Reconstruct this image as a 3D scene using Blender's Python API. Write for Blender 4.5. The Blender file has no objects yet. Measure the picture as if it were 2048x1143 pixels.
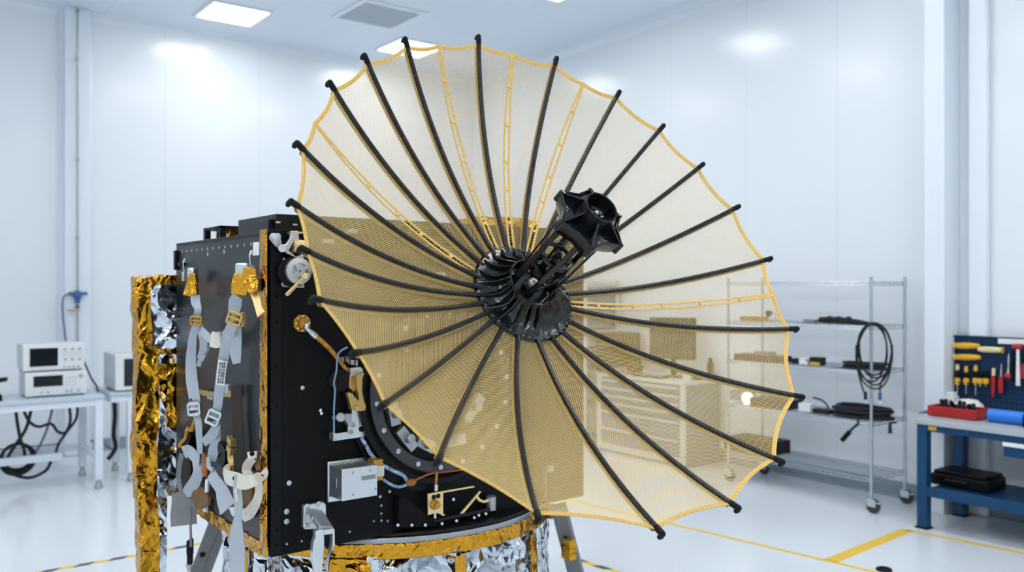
import bpy, math, random
import numpy as np
from mathutils import Vector, Matrix, noise
random.seed(7)
R_ = math.radians
V3 = Vector
COL = bpy.context.scene.collection

# ------------------------------------------------------------------ camera frame (photo pixels -> points on real planes)
F = 1736.0
CAM = V3((0, 0, 1.95))
YAW = R_(37.3)
FWD = V3((math.sin(YAW), math.cos(YAW), 0))
RGT = V3((math.cos(YAW), -math.sin(YAW), 0))
UP = V3((0, 0, 1))
def ray(px, py): return FWD + RGT * ((px - 1024) / F) + UP * ((571.5 - py) / F)
def onX(px, py, x): r = ray(px, py); return CAM + r * (x / r.x)
def onY(px, py, y): r = ray(px, py); return CAM + r * (y / r.y)
def onZ(px, py, z): r = ray(px, py); return CAM + r * ((z - CAM.z) / r.z)
def atd(px, py, d): return CAM + ray(px, py) * d

# ------------------------------------------------------------------ mesh builder
def frame(axis):
    a = axis.normalized()
    t = V3((0, 0, 1)) if abs(a.z) < .9 else V3((1, 0, 0))
    u = t.cross(a).normalized()
    return u, a.cross(u).normalized(), a
def smooth_path(pts, sub=6):
    pts = [V3(p) for p in pts]
    if len(pts) < 3: return pts
    out = []
    for i in range(len(pts) - 1):
        p0 = pts[max(i - 1, 0)]; p1 = pts[i]; p2 = pts[i + 1]; p3 = pts[min(i + 2, len(pts) - 1)]
        for k in range(sub):
            t = k / sub
            out.append(.5 * ((2 * p1) + (p2 - p0) * t + (2 * p0 - 5 * p1 + 4 * p2 - p3) * t * t + (3 * p1 - p0 - 3 * p2 + p3) * t ** 3))
    out.append(pts[-1])
    return out
class MB:
    def __init__(s): s.v = []; s.f = []; s.mi = []
    def add(s, vs, fs, m=0):
        b = len(s.v); s.v += [tuple(v) for v in vs]
        s.f += [tuple(b + i for i in f) for f in fs]; s.mi += [m] * len(fs); return s
    def box(s, c, d, rot=None, m=0):
        c = V3(c); h = V3(d) / 2
        vs = []
        for x in (-1, 1):
            for y in (-1, 1):
                for z in (-1, 1):
                    p = V3((x * h.x, y * h.y, z * h.z))
                    if rot is not None: p = rot @ p
                    vs.append(c + p)
        return s.add(vs, [(0, 1, 3, 2), (4, 6, 7, 5), (0, 4, 5, 1), (2, 3, 7, 6), (0, 2, 6, 4), (1, 5, 7, 3)], m)
    def bb(s, a, b, m=0):
        a = V3(a); b = V3(b); return s.box((a + b) / 2, [abs(b[i] - a[i]) for i in range(3)], None, m)
    def bar(s, p0, p1, w, h, up=(0, 0, 1), m=0):
        p0 = V3(p0); p1 = V3(p1); d = p1 - p0; z = d.normalized(); up = V3(up)
        x = up.cross(z)
        if x.length < 1e-4: x = V3((1, 0, 0)).cross(z)
        x.normalize(); y = z.cross(x)
        return s.box((p0 + p1) / 2, (w, h, d.length), Matrix((x, y, z)).transposed(), m)
    def cyl(s, p0, p1, r, n=16, r2=None, m=0):
        p0 = V3(p0); p1 = V3(p1); u, v, a = frame(p1 - p0); r2 = r if r2 is None else r2
        vs = []
        for p, q in ((p0, r), (p1, r2)):
            for i in range(n):
                t = 2 * math.pi * i / n; vs.append(p + u * (q * math.cos(t)) + v * (q * math.sin(t)))
        fs = [(i, (i + 1) % n, n + (i + 1) % n, n + i) for i in range(n)]
        fs += [tuple(range(n))[::-1], tuple(range(n, 2 * n))]
        return s.add(vs, fs, m)
    def tube(s, pts, r, n=8, m=0, sub=0):
        pts = smooth_path(pts, sub) if sub else [V3(p) for p in pts]
        rs = list(r) if isinstance(r, (list, tuple)) else [r] * len(pts)
        if len(rs) != len(pts):
            q = []
            for i in range(len(pts)):
                f = i / (len(pts) - 1) * (len(rs) - 1); k = min(int(f), len(rs) - 2); q.append(rs[k] * (1 - f + k) + rs[k + 1] * (f - k))
            rs = q
        d0 = (pts[1] - pts[0]).normalized(); u, v, _ = frame(d0)
        vs = []
        for i, p in enumerate(pts):
            d = (pts[min(i + 1, len(pts) - 1)] - pts[max(i - 1, 0)])
            d = d.normalized() if d.length > 1e-9 else d0
            u = (u - d * u.dot(d)).normalized(); v = d.cross(u)
            for k in range(n):
                t = 2 * math.pi * k / n; vs.append(p + (u * math.cos(t) + v * math.sin(t)) * rs[i])
        fs = []
        for i in range(len(pts) - 1):
            for k in range(n):
                fs.append((i * n + k, i * n + (k + 1) % n, (i + 1) * n + (k + 1) % n, (i + 1) * n + k))
        L = (len(pts) - 1) * n
        fs += [tuple(range(n))[::-1], tuple(range(L, L + n))]
        return s.add(vs, fs, m)
    def lathe(s, o, axis, prof, n=32, m=0, closed=False):
        o = V3(o); u, v, a = frame(V3(axis)); vs = []; fs = []
        for r, z in prof:
            for i in range(n):
                t = 2 * math.pi * i / n; vs.append(o + a * z + (u * math.cos(t) + v * math.sin(t)) * max(r, 1e-5))
        k = len(prof)
        for j in range(k - 1 + (1 if closed else 0)):
            j2 = (j + 1) % k
            for i in range(n): fs.append((j * n + i, j * n + (i + 1) % n, j2 * n + (i + 1) % n, j2 * n + i))
        return s.add(vs, fs, m)
    def torus(s, o, axis, RR, r, n=48, k=8, m=0):
        return s.lathe(o, axis, [(RR + r * math.cos(2 * math.pi * j / k), r * math.sin(2 * math.pi * j / k)) for j in range(k)], n, m, True)
    def ringbox(s, o, axis, r0, r1, z0, z1, n=64, m=0):
        return s.lathe(o, axis, [(r0, z0), (r1, z0), (r1, z1), (r0, z1)], n, m, True)
    def prism(s, poly, o, ex, ey, ez, t, m=0):
        o = V3(o); ex = V3(ex); ey = V3(ey); ez = V3(ez); n = len(poly)
        vs = [o + ex * x + ey * y for x, y in poly] + [o + ex * x + ey * y + ez * t for x, y in poly]
        fs = [tuple(range(n))[::-1], tuple(range(n, 2 * n))] + [(i, (i + 1) % n, n + (i + 1) % n, n + i) for i in range(n)]
        return s.add(vs, fs, m)
    def ribbon(s, pts, w, nrm, th=.003, sub=6, m=0):
        pts = smooth_path(pts, sub) if sub else [V3(p) for p in pts]
        k = len(pts); ws = w if isinstance(w, (list, tuple)) else [w]
        ns = [V3(q) for q in nrm] if isinstance(nrm[0], (list, tuple, Vector)) else [V3(nrm)]
        def lerp(a, t):
            if len(a) == 1: return a[0]
            f = t * (len(a) - 1); i = min(int(f), len(a) - 2); return a[i] * (1 - (f - i)) + a[i + 1] * (f - i)
        vs = []; fs = []
        for i, p in enumerate(pts):
            t = i / (k - 1); d = (pts[min(i + 1, k - 1)] - pts[max(i - 1, 0)]).normalized()
            q = lerp(ns, t); sd = d.cross(q)
            if sd.length < 1e-4: sd = d.cross(V3((.3, .5, .8)))
            sd.normalize(); q = sd.cross(d).normalized(); hw = lerp(ws, t) / 2
            vs += [p - sd * hw - q * th / 2, p + sd * hw - q * th / 2, p + sd * hw + q * th / 2, p - sd * hw + q * th / 2]
        for i in range(k - 1):
            for j in range(4): fs.append((i * 4 + j, i * 4 + (j + 1) % 4, i * 4 + 4 + (j + 1) % 4, i * 4 + 4 + j))
        fs += [(3, 2, 1, 0), (4 * k - 4, 4 * k - 3, 4 * k - 2, 4 * k - 1)]
        return s.add(vs, fs, m)
    def ball(s, c, r, n=14, sc=(1, 1, 1), m=0):
        c = V3(c); vs = []; k = max(6, n // 2 + 1)
        for j in range(k + 1):
            ph = math.pi * j / k
            for i in range(n):
                t = 2 * math.pi * i / n
                vs.append(c + V3((r * sc[0] * math.sin(ph) * math.cos(t), r * sc[1] * math.sin(ph) * math.sin(t), r * sc[2] * math.cos(ph))))
        fs = [(j * n + i, (j + 1) * n + i, (j + 1) * n + (i + 1) % n, j * n + (i + 1) % n) for j in range(k) for i in range(n)]
        return s.add(vs, fs, m)
    def screw(s, c, axis, r=.008, m=0):
        a = V3(axis).normalized(); c = V3(c)
        return s.lathe(c, a, [(0, .0), (r, 0), (r, .003), (r * .75, .005), (r * .45, .005), (r * .4, .002), (0, .002)], 12, m)
WLOC = {}
def obj(name, mb, mat, parent=None, bevel=0, label=None, sharp=40, segs=2, origin=None):
    me = bpy.data.meshes.new(name)
    off = WLOC.get(parent.name, V3((0, 0, 0))) if parent is not None else (V3(origin) if origin else V3((0, 0, 0)))
    me.from_pydata([tuple(V3(v) - off) for v in mb.v], [], mb.f)
    for mm in (mat if isinstance(mat, (list, tuple)) else [mat]): me.materials.append(mm)
    if any(mb.mi): me.polygons.foreach_set('material_index', mb.mi)
    me.polygons.foreach_set('use_smooth', [True] * len(me.polygons))
    me.set_sharp_from_angle(angle=R_(sharp))
    o = bpy.data.objects.new(name, me); COL.objects.link(o)
    if parent is not None: o.parent = parent; WLOC[o.name] = off
    else: o.location = off; WLOC[o.name] = off
    if bevel:
        b = o.modifiers.new('edge', 'BEVEL'); b.width = bevel; b.segments = segs; b.limit_method = 'ANGLE'; b.angle_limit = R_(40)
    if label: o['label'] = label
    return o
def tag(o, label, cat, group=None, kind=None):
    o['label'] = label; o['category'] = cat
    if group: o['group'] = group
    if kind: o['kind'] = kind
    return o
def thing(name, label, cat, loc=(0, 0, 0), group=None):
    o = bpy.data.objects.new(name, None); COL.objects.link(o); o.location = loc; o.empty_display_size = .1
    WLOC[o.name] = V3(loc); return tag(o, label, cat, group)
def struct(name, mb, mat, bevel=0):
    o = obj(name, mb, mat, None, bevel); o['kind'] = 'structure'; return o
def dup(root, delta, label=None, group=None):
    r = root.copy(); COL.objects.link(r); r.location = root.location + V3(delta); WLOC[r.name] = V3(r.location)
    if label: r['label'] = label
    if group: r['group'] = group
    for ch in list(root.children):
        c = ch.copy(); COL.objects.link(c); c.parent = r
        for g in list(ch.children):
            d = g.copy(); COL.objects.link(d); d.parent = c
    return r

# ------------------------------------------------------------------ materials
def mat(name, col, rough=.5, metal=0., spec=.5, noise_bump=None, vary=None, coat=0, emit=None):
    m = bpy.data.materials.new(name); m.use_nodes = True; nt = m.node_tree; N = nt.nodes; L = nt.links
    b = N['Principled BSDF']; b.inputs['Base Color'].default_value = (*col, 1); b.inputs['Roughness'].default_value = rough
    b.inputs['Metallic'].default_value = metal; b.inputs['Specular IOR Level'].default_value = spec
    if coat: b.inputs['Coat Weight'].default_value = coat; b.inputs['Coat Roughness'].default_value = .1
    if emit: b.inputs['Emission Color'].default_value = (*emit[:3], 1); b.inputs['Emission Strength'].default_value = emit[3]
    tc = N.new('ShaderNodeTexCoord')
    if noise_bump:
        sc, st, dist = noise_bump
        n = N.new('ShaderNodeTexNoise'); n.inputs['Scale'].default_value = sc; n.inputs['Detail'].default_value = 4
        L.new(tc.outputs['Object'], n.inputs['Vector'])
        bp = N.new('ShaderNodeBump'); bp.inputs['Strength'].default_value = st; bp.inputs['Distance'].default_value = dist
        L.new(n.outputs['Fac'], bp.inputs['Height']); L.new(bp.outputs['Normal'], b.inputs['Normal'])
    if vary:
        sc, amt = vary
        n = N.new('ShaderNodeTexNoise'); n.inputs['Scale'].default_value = sc; n.inputs['Detail'].default_value = 5
        L.new(tc.outputs['Object'], n.inputs['Vector'])
        r = N.new('ShaderNodeValToRGB'); r.color_ramp.elements[0].position = .3; r.color_ramp.elements[1].position = .7
        r.color_ramp.elements[0].color = (*[c * (1 - amt) for c in col], 1); r.color_ramp.elements[1].color = (*[min(1, c * (1 + amt)) for c in col], 1)
        L.new(n.outputs['Fac'], r.inputs['Fac']); L.new(r.outputs['Color'], b.inputs['Base Color'])
    return m
def foil(name, col, rough, scale=9, st=.6, dist=.02, fine=.35):
    m = bpy.data.materials.new(name); m.use_nodes = True; nt = m.node_tree; N = nt.nodes; L = nt.links
    b = N['Principled BSDF']; b.inputs['Base Color'].default_value = (*col, 1); b.inputs['Roughness'].default_value = rough; b.inputs['Metallic'].default_value = 1
    tc = N.new('ShaderNodeTexCoord')
    n = N.new('ShaderNodeTexNoise'); n.inputs['Scale'].default_value = scale * .7; n.inputs['Detail'].default_value = 2; L.new(tc.outputs['Object'], n.inputs['Vector'])
    mx = N.new('ShaderNodeVectorMath'); mx.operation = 'MULTIPLY_ADD'; mx.inputs[1].default_value = (.25, .25, .25)
    L.new(n.outputs['Color'], mx.inputs[0]); L.new(tc.outputs['Object'], mx.inputs[2])
    last = None
    for k, (s_, d_) in enumerate(((scale, dist), (scale * 2.7, dist * fine))):
        v = N.new('ShaderNodeTexVoronoi'); v.feature = 'F1'; v.inputs['Scale'].default_value = s_
        L.new(mx.outputs[0], v.inputs['Vector'])
        bp = N.new('ShaderNodeBump'); bp.inputs['Strength'].default_value = st; bp.inputs['Distance'].default_value = d_
        L.new(v.outputs['Distance'], bp.inputs['Height'])
        if last: L.new(last.outputs['Normal'], bp.inputs['Normal'])
        last = bp
    L.new(last.outputs['Normal'], b.inputs['Normal'])
    return m
def carbon(name, c0, c1, rough, scale=160, spec=.5):
    m = mat(name, c0, rough, 0, spec); N = m.node_tree.nodes; L = m.node_tree.links; b = N['Principled BSDF']
    tc = [n for n in N if n.type == 'TEX_COORD'][0]
    hs = []
    for ax in ((1, 1, 0), (0, 1, 1), (1, 0, 1)): pass
    k = N.new('ShaderNodeTexChecker'); k.inputs['Scale'].default_value = scale
    mp = N.new('ShaderNodeMapping'); mp.inputs['Rotation'].default_value = (.78, .6, .78)
    L.new(tc.outputs['Object'], mp.inputs['Vector']); L.new(mp.outputs[0], k.inputs['Vector'])
    k.inputs['Color1'].default_value = (*c0, 1); k.inputs['Color2'].default_value = (*c1, 1)
    L.new(k.outputs['Color'], b.inputs['Base Color'])
    return m
def panel_mat(name, col, rough, axes, seam_col, w=.006, spec=.5, bumpy=True):
    """painted panels: thin joints every `pitch` metres along an object axis"""
    m = mat(name, col, rough, 0, spec); N = m.node_tree.nodes; L = m.node_tree.links; b = N['Principled BSDF']
    tc = [n for n in N if n.type == 'TEX_COORD'][0]; sp = N.new('ShaderNodeSeparateXYZ'); L.new(tc.outputs['Object'], sp.inputs[0])
    acc = None
    for ax, off, pitch in axes:
        a = N.new('ShaderNodeMath'); a.operation = 'SUBTRACT'; a.inputs[1].default_value = off; L.new(sp.outputs[ax], a.inputs[0])
        q = N.new('ShaderNodeMath'); q.operation = 'PINGPONG'; q.inputs[1].default_value = pitch / 2; L.new(a.outputs[0], q.inputs[0])
        l = N.new('ShaderNodeMath'); l.operation = 'LESS_THAN'; l.inputs[1].default_value = w; L.new(q.outputs[0], l.inputs[0])
        if acc is None: acc = l
        else:
            x = N.new('ShaderNodeMath'); x.operation = 'MAXIMUM'; L.new(acc.outputs[0], x.inputs[0]); L.new(l.outputs[0], x.inputs[1]); acc = x
    mx = N.new('ShaderNodeMix'); mx.data_type = 'RGBA'; mx.inputs['A'].default_value = (*col, 1); mx.inputs['B'].default_value = (*seam_col, 1)
    L.new(acc.outputs[0], mx.inputs['Factor']); L.new(mx.outputs['Result'], b.inputs['Base Color'])
    if bumpy:
        n = N.new('ShaderNodeTexNoise'); n.inputs['Scale'].default_value = .6; L.new(tc.outputs['Object'], n.inputs['Vector'])
        bp = N.new('ShaderNodeBump'); bp.inputs['Strength'].default_value = .15; bp.inputs['Distance'].default_value = .05
        L.new(n.outputs['Fac'], bp.inputs['Height']); L.new(bp.outputs['Normal'], b.inputs['Normal'])
    return m
WHITE = (.795, .84, .885)
M = dict(
    wall_b=panel_mat('wall panels', WHITE, .2, [(0, 3.08, 1.2)], (.70, .745, .80), .004, .5),
    wall_r=panel_mat('wall panels side', WHITE, .2, [(1, 4.84, 1.09)], (.70, .745, .80), .004, .5),
    ceil=panel_mat('ceiling panels', (.75, .825, .91), .45, [(0, 2.37, 2.4), (1, 1.3, 2.6)], (.68, .74, .80), .005, .4, False),
    floor=mat('epoxy floor', (.745, .80, .85), .16, 0, .5, vary=(.8, .02)),
    base=mat('cove base', (.24, .30, .36), .4),
    trimw=mat('white trim', (.78, .84, .91), .3),
    light=mat('light diffuser', (1, 1, 1), .5, emit=(1, .985, .955, 15.5)),
    lightframe=mat('light frame', (.8, .85, .9), .4),
    vent=mat('vent grey', (.74, .81, .89), .5),
    carbon_s=carbon('carbon panel side', (.003, .006, .009), (.009, .014, .019), .3, 150, .24),
    carbon_f=carbon('carbon panel front', (.0025, .003, .0035), (.006, .007, .008), .5, 130, .12),
    black=mat('black paint', (.005, .006, .007), .4, 0, .15),
    blackm=mat('black metal', (.005, .006, .0075), .3, 0, .22),
    gloss=mat('glossy black moulding', (.004, .0055, .007), .13, 0, .5, noise_bump=(60, .3, .004)),
    rib=carbon('carbon tube', (.004, .005, .006), (.014, .016, .018), .22, 220, .4),
    gold=foil('gold foil', (.64, .31, .025), .14, 9, .75, .03),
    goldtape=foil('gold tape', (.64, .31, .028), .15, 11, .75, .022, .25),
    silver=foil('silver foil', (.62, .67, .74), .06, 5.5, 1.0, .15, .12),
    wire=mat('gold mesh wire', (.95, .71, .30), .4, .3),
    hem=mat('gold mesh hem', (.68, .44, .12), .5, .3, vary=(320, .4)),
    alu=mat('bare aluminium', (.62, .65, .68), .32, .9, noise_bump=(90, .08, .002)),
    alud=mat('dull aluminium', (.40, .42, .44), .4, .7, noise_bump=(120, .15, .002)),
    steel=mat('steel', (.55, .58, .62), .25, 1),
    screw=mat('screw steel', (.55, .57, .6), .35, .9),
    brass=mat('gold anodised', (.55, .37, .13), .35, .8),
    goldpl=mat('gold plated', (.80, .60, .28), .35, .8),
    amber=mat('amber connector', (.50, .24, .03), .3, .6),
    amberc=mat('amber cable wrap', (.42, .18, .02), .35, .3, vary=(60, .5)),
    bluew=mat('blue wire', (.16, .27, .42), .4),
    bluestripe=mat('blue white bundle', (.25, .36, .55), .4, vary=(70, .85)),
    orange=mat('orange wire', (.35, .10, .02), .4),
    grey=mat('grey webbing', (.40, .45, .51), .75, noise_bump=(500, .3, .002)),
    greyd=mat('dark grey webbing', (.20, .21, .225), .8, noise_bump=(500, .3, .002)),
    brown=mat('brown webbing', (.03, .025, .02), .8),
    cream=mat('cream leather', (.70, .66, .58), .6),
    tan=mat('tan padding', (.16, .08, .02), .55, .1),
    label=mat('white label', (.82, .84, .86), .5),
    ink=mat('printed marks', (.12, .13, .15), .6),
    plate=mat('strut paint', (.17, .18, .19), .45, .3),
    ring=mat('ring metal', (.36, .38, .41), .3, .85),
    glass=mat('lens glass', (.55, .55, .5), .08, .6),
    benchw=mat('white bench paint', (.72, .78, .85), .35),
    benchtop=mat('bench laminate', (.52, .60, .68), .3),
    instr=mat('instrument case', (.72, .76, .78), .45),
    instrd=mat('instrument side', (.55, .59, .62), .5),
    screen=mat('dark screen', (.008, .012, .018), .15),
    key=mat('instrument buttons', (.40, .43, .46), .5),
    cable=mat('dark cable', (.012, .015, .02), .5, 0, .25),
    cableg=mat('grey cable', (.16, .20, .26), .5),
    chrome=mat('chrome wire', (.52, .57, .62), .25, .95),
    rubber=mat('rubber wheel', (.03, .04, .05), .5),
    blue=mat('blue bench paint', (.006, .055, .15), .4, 0, .3),
    blued=mat('blue pegboard', (.006, .032, .085), .5, 0, .25),
    mat_b=mat('blue work mat', (.02, .10, .22), .6),
    bluel=mat('bright blue plastic', (.02, .20, .75), .4),
    benchgrey=mat('worktop edge', (.42, .46, .50), .4),
    red=mat('red plastic', (.42, .012, .015), .4),
    yellow=mat('yellow plastic', (.75, .42, .02), .4),
    pale=mat('pale yellow plastic', (.80, .68, .38), .4),
    tape=mat('yellow floor tape', (.86, .56, .05), .45),
    tapeb=mat('black tape', (.05, .06, .07), .45),
    paper=mat('paper', (.78, .82, .86), .6),
    blueplug=mat('blue plug', (.02, .12, .32), .4),
    cab=mat('cabinet paint', (.60, .63, .66), .4),
    cabd=mat('drawer fronts', (.20, .24, .29), .45),
    grey2=mat('mid grey plastic', (.22, .25, .28), .5),
)
# ------------------------------------------------------------------ the clean room
X0, X1, Y0, Y1, ZC = -4.6, 7.70, -4.2, 11.1, 5.15
struct('floor', MB().bb((X0 - .2, Y0 - .2, -.12), (X1 + .2, Y1 + .2, 0)), M['floor'])
struct('ceiling', MB().bb((X0 - .2, Y0 - .2, ZC), (X1 + .2, Y1 + .2, ZC + .12)), M['ceil'])
struct('wall_back', MB().bb((X0, Y1, 0), (X1, Y1 + .2, ZC)), M['wall_b'])
struct('wall_right', MB().bb((X1, Y0, 0), (X1 + .2, Y1 + .2, ZC)), M['wall_r'])
struct('wall_left', MB().bb((X0 - .2, Y0, 0), (X0, Y1 + .2, ZC)), M['wall_r'])
struct('wall_front', MB().bb((X0, Y0 - .2, 0), (X1, Y0, ZC)), M['wall_b'])
def cove(name, a, b, out):
    a = V3(a); b = V3(b); out = V3(out)
    mb = MB(); mb.prism([(0, 0), (.03, 0), (.012, .02), (.008, .14), (0, .15)], a, out, (0, 0, 1), (b - a).normalized(), (b - a).length)
    struct(name, mb, M['base'])
cove('baseboard_back', (X0, Y1, 0), (X1, Y1, 0), (0, -1, 0))
cove('baseboard_right', (X1, Y0, 0), (X1, Y1, 0), (-1, 0, 0))
# pilasters: one on the back wall carrying the pipe, a square column on the right wall
mb = MB(); mb.bb((1.94, Y1 - .13, 0), (2.22, Y1, ZC)); mb.bb((1.90, Y1 - .03, 0), (2.26, Y1, ZC))
struct('trim_1', mb, M['trimw'], .02)
p = onX(1848, 700, 7.42); q = onX(1888, 700, 7.42)
mb = MB(); mb.bb((7.42, q.y, 0), (X1, p.y, ZC)); struct('trim_2', mb, M['trimw'], .006)
mb = MB(); mb.bb((7.62, q.y - .26, 0), (X1, q.y - .1, ZC)); struct('trim_3', mb, M['trimw'], .02)
mb = MB(); mb.prism([(0, 0), (.10, 0), (.03, -.03), (0, -.10)], (X0, Y1, ZC), (0, -1, 0), (0, 0, 1), (1, 0, 0), X1 - X0); struct('trim_4', mb, M['trimw'])
mb = MB(); mb.prism([(0, 0), (.10, 0), (.03, -.03), (0, -.10)], (X1, Y0, ZC), (-1, 0, 0), (0, 0, 1), (0, 1, 0), Y1 - Y0); struct('trim_5', mb, M['trimw'])

# ceiling lights: recessed square panels in a regular grid
lab = {(3.57, 10.1): 'lit square ceiling panel at the back, over the foil wrapped post',
       (5.98, 10.1): 'lit square ceiling panel partly behind the top edge of the gold mesh dish',
       (5.98, 7.1): 'lit square ceiling panel cut by the top edge of the photo'}
for x in (-3.63, -1.23, 1.17, 3.57, 5.98):
    for y in (10.1, 7.1, 4.5, 1.9, -.7, -3.2):
        if y > 10 and x < 3: continue
        t = thing('ceiling_light', lab.get((x, y), 'lit square ceiling panel of the light grid overhead, outside the picture'), 'ceiling light', (x, y, ZC), 'recessed ceiling lights')
        mb = MB(); s = .36
        for a, b in (((-s, -s), (s, -s + .04)), ((-s, s - .04), (s, s)), ((-s, -s + .04), (-s + .04, s - .04)), ((s - .04, -s + .04), (s, s - .04))):
            mb.bb((x + a[0], y + a[1], ZC - .02), (x + b[0], y + b[1], ZC))
        obj('frame', mb, M['lightframe'], t)
        obj('diffuser', MB().bb((x - .32, y - .32, ZC - .014), (x + .32, y + .32, ZC - .004)), M['light'], t)
x, y = 4.95, 9.09
t = thing('ceiling_vent', 'grey square air vent in the ceiling beside the lit panels', 'air vent', (x, y, ZC))
mb = MB(); s = .42
for a, b in (((-s, -s), (s, -s + .06)), ((-s, s - .06), (s, s)), ((-s, -s + .06), (-s + .06, s - .06)), ((s - .06, -s + .06), (s, s - .06))):
    mb.bb((x + a[0], y + a[1], ZC - .025), (x + b[0], y + b[1], ZC))
obj('frame', mb, M['lightframe'], t, .004)
mb = MB(); mb.bb((x - .36, y - .36, ZC - .012), (x + .36, y + .36, ZC - .002))
for k in range(15): mb.box((x, y - .33 + k * .047, ZC - .018), (.71, .02, .008), Matrix.Rotation(.4, 3, 'X'))
obj('grille', mb, M['vent'], t)

# floor tape
def strip(name, pts, w, m, label, hazard=False):
    mb = MB(); P = [V3(p) for p in pts]; d = (P[1] - P[0]).normalized(); sd = V3((-d.y, d.x, 0)); L = (P[1] - P[0]).length; h = .0016
    if not hazard:
        q = [P[0] - sd * w / 2, P[1] - sd * w / 2, P[1] + sd * w / 2, P[0] + sd * w / 2]
        mb.add([a + V3((0, 0, .0003)) for a in q] + [a + V3((0, 0, h)) for a in q], [(0, 3, 2, 1), (4, 5, 6, 7), (0, 1, 5, 4), (1, 2, 6, 5), (2, 3, 7, 6), (3, 0, 4, 7)])
    else:
        k = 0; s = 0; st = .11
        while s < L:
            e = min(s + st, L); sh = w * .5
            q = [P[0] + d * (s - sh) - sd * w / 2, P[0] + d * (e - sh) - sd * w / 2, P[0] + d * (e + sh) + sd * w / 2, P[0] + d * (s + sh) + sd * w / 2]
            mb.add([a + V3((0, 0, .0003)) for a in q] + [a + V3((0, 0, h)) for a in q], [(0, 3, 2, 1), (4, 5, 6, 7), (0, 1, 5, 4), (1, 2, 6, 5), (2, 3, 7, 6), (3, 0, 4, 7)], k % 2)
            s = e; k += 1
    o = obj(name, mb, m, None, origin=(P[0] + P[1]) / 2); o.location = (P[0] + P[1]) / 2
    o['kind'] = 'structure'; o['label'] = label; return o
def fl(px, py): return onZ(px, py, 0)
def ext(a, b, ka, kb):
    d = (b - a); return a - d * ka, b + d * kb
a, b = ext(fl(1118, 994), fl(1660, 1122), 0, .5); strip('floor_marking', (a, b), .045, M['tape'], 'long yellow floor line running under the dish')
strip('floor_marking', (fl(1660, 1121), fl(1815, 1059)), .10, M['tape'], 'short wide yellow floor line joining the two long lines')
a, b = ext(fl(1812, 1059), fl(2048, 1106), 0, .3); strip('floor_marking', (a, b), .05, M['tape'], 'yellow floor line in front of the blue workbench')
a, b = ext(fl(85, 1143), fl(420, 1083), .3, .12); strip('floor_marking', (a, b), .05, [M['tape'], M['tapeb']], 'yellow and black hazard tape by the foil wrapped post', True)
a, b = ext(fl(1135, 1112), fl(1240, 1145), .1, 1.2); strip('floor_marking', (a, b), .05, [M['tape'], M['tapeb']], 'yellow and black hazard tape under the dish', True)
c = fl(1768, 1139)
o = obj('floor_socket', MB().lathe(c, (0, 0, 1), [(0, 0), (.055, 0), (.05, .012), (.03, .016), (.028, .008), (0, .008)], 24), M['black'], origin=c)
tag(o, 'small round black floor socket near the yellow line junction', 'floor socket')

# wall pipe with blue valve on the back pilaster
yp = Y1 - .17
top = onY(155, 40, yp); bot = onY(156, 690, yp); xv = top.x
t = thing('wall_pipe', 'thin grey vertical pipe with a blue valve on the back wall pilaster', 'pipe', (xv, yp, bot.z))
mb = MB(); mb.tube([(xv, yp, ZC - .02), (xv, yp, bot.z)], .011, 10)
for zz in (ZC - .05, 4.55, 3.4, 2.5, 1.9): mb.cyl((xv, yp, zz - .02), (xv, yp, zz + .02), .018, 12); mb.bb((xv - .012, yp, zz - .01), (xv + .012, yp + .045, zz + .01))
obj('pipe', mb, M['alud'], t)
v = onY(157, 590, yp)
mb = MB(); mb.cyl((xv, yp, v.z - .09), (xv, yp, v.z + .05), .03, 16); mb.ball((xv, yp, v.z), .045, 14)
mb.cyl((xv - .1, yp - .02, v.z + .02), (xv + .1, yp - .02, v.z + .02), .018, 12); mb.cyl((xv, yp, v.z - .15), (xv, yp, v.z - .11), .02, 12)
obj('valve', mb, M['blueplug'], t, label='blue plastic valve')
mb = MB(); mb.cyl((xv - .11, yp - .02, v.z - .17), (xv + .02, yp - .02, v.z - .17), .012, 10); obj('outlet', mb, M['brass'], t)
mb = MB(); a = V3((xv - .09, yp - .02, v.z + .02)); e = onY(132, 692, yp - .02)
mb.tube([a, a + V3((-.06, 0, -.05)), (a + e) / 2 + V3((-.05, 0, .08)), e, e + V3((-.02, .0, -.3))], .011, 8, sub=6); obj('hose', mb, M['cableg'], t, label='grey flexible hose')
# ------------------------------------------------------------------ dish antenna
HUBP = ray(1046, 588) * 3.5 + CAM
NAX = V3((-0.05577551, -0.8441745, 0.53315899)).normalized()
E1 = V3((-0.99782443, 0.06592733, 0)).normalized(); E2 = NAX.cross(E1).normalized()
HD = .3627
RIBS = [(3.03,1.0430,'rib'),(12.70,1.0639,'rib'),(23.70,1.0432,'rib'),(33.06,1.0848,'rib'),(44.78,1.1002,'rib'),(62.54,1.1107,'rib'),(85.57,1.1027,'rib'),
(104.48,1.1045,'rib'),(121.83,1.1071,'rib'),(140.67,1.1089,'rib'),(158.70,1.1034,'rib'),(167.61,1.0411,'seam'),(177.52,1.0917,'rib'),(192.56,1.0800,'rib'),
(206.07,1.0650,'rib'),(219.75,1.0643,'rib'),(233.51,1.0658,'rib'),(243.16,1.0033,'seam'),(251.46,1.0638,'rib'),(263.65,1.0123,'seam'),(272.93,1.0574,'rib'),
(284.75,1.0129,'seam'),(293.75,1.0502,'rib'),(307.03,1.0407,'rib'),(320.27,1.0389,'rib'),(331.59,1.0100,'seam'),(339.53,1.0415,'rib'),(353.36,1.0485,'rib')]
def er(a): a = R_(a); return E1 * math.cos(a) + E2 * math.sin(a)
def rp(a, rad, rho, off=0): return HUBP + er(a) * (rad * rho) + NAX * (HD * rho * rho + off)
dish = thing('dish_antenna', 'large round gold mesh dish antenna with black ribs and a black feed tower', 'antenna', HUBP)
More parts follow.
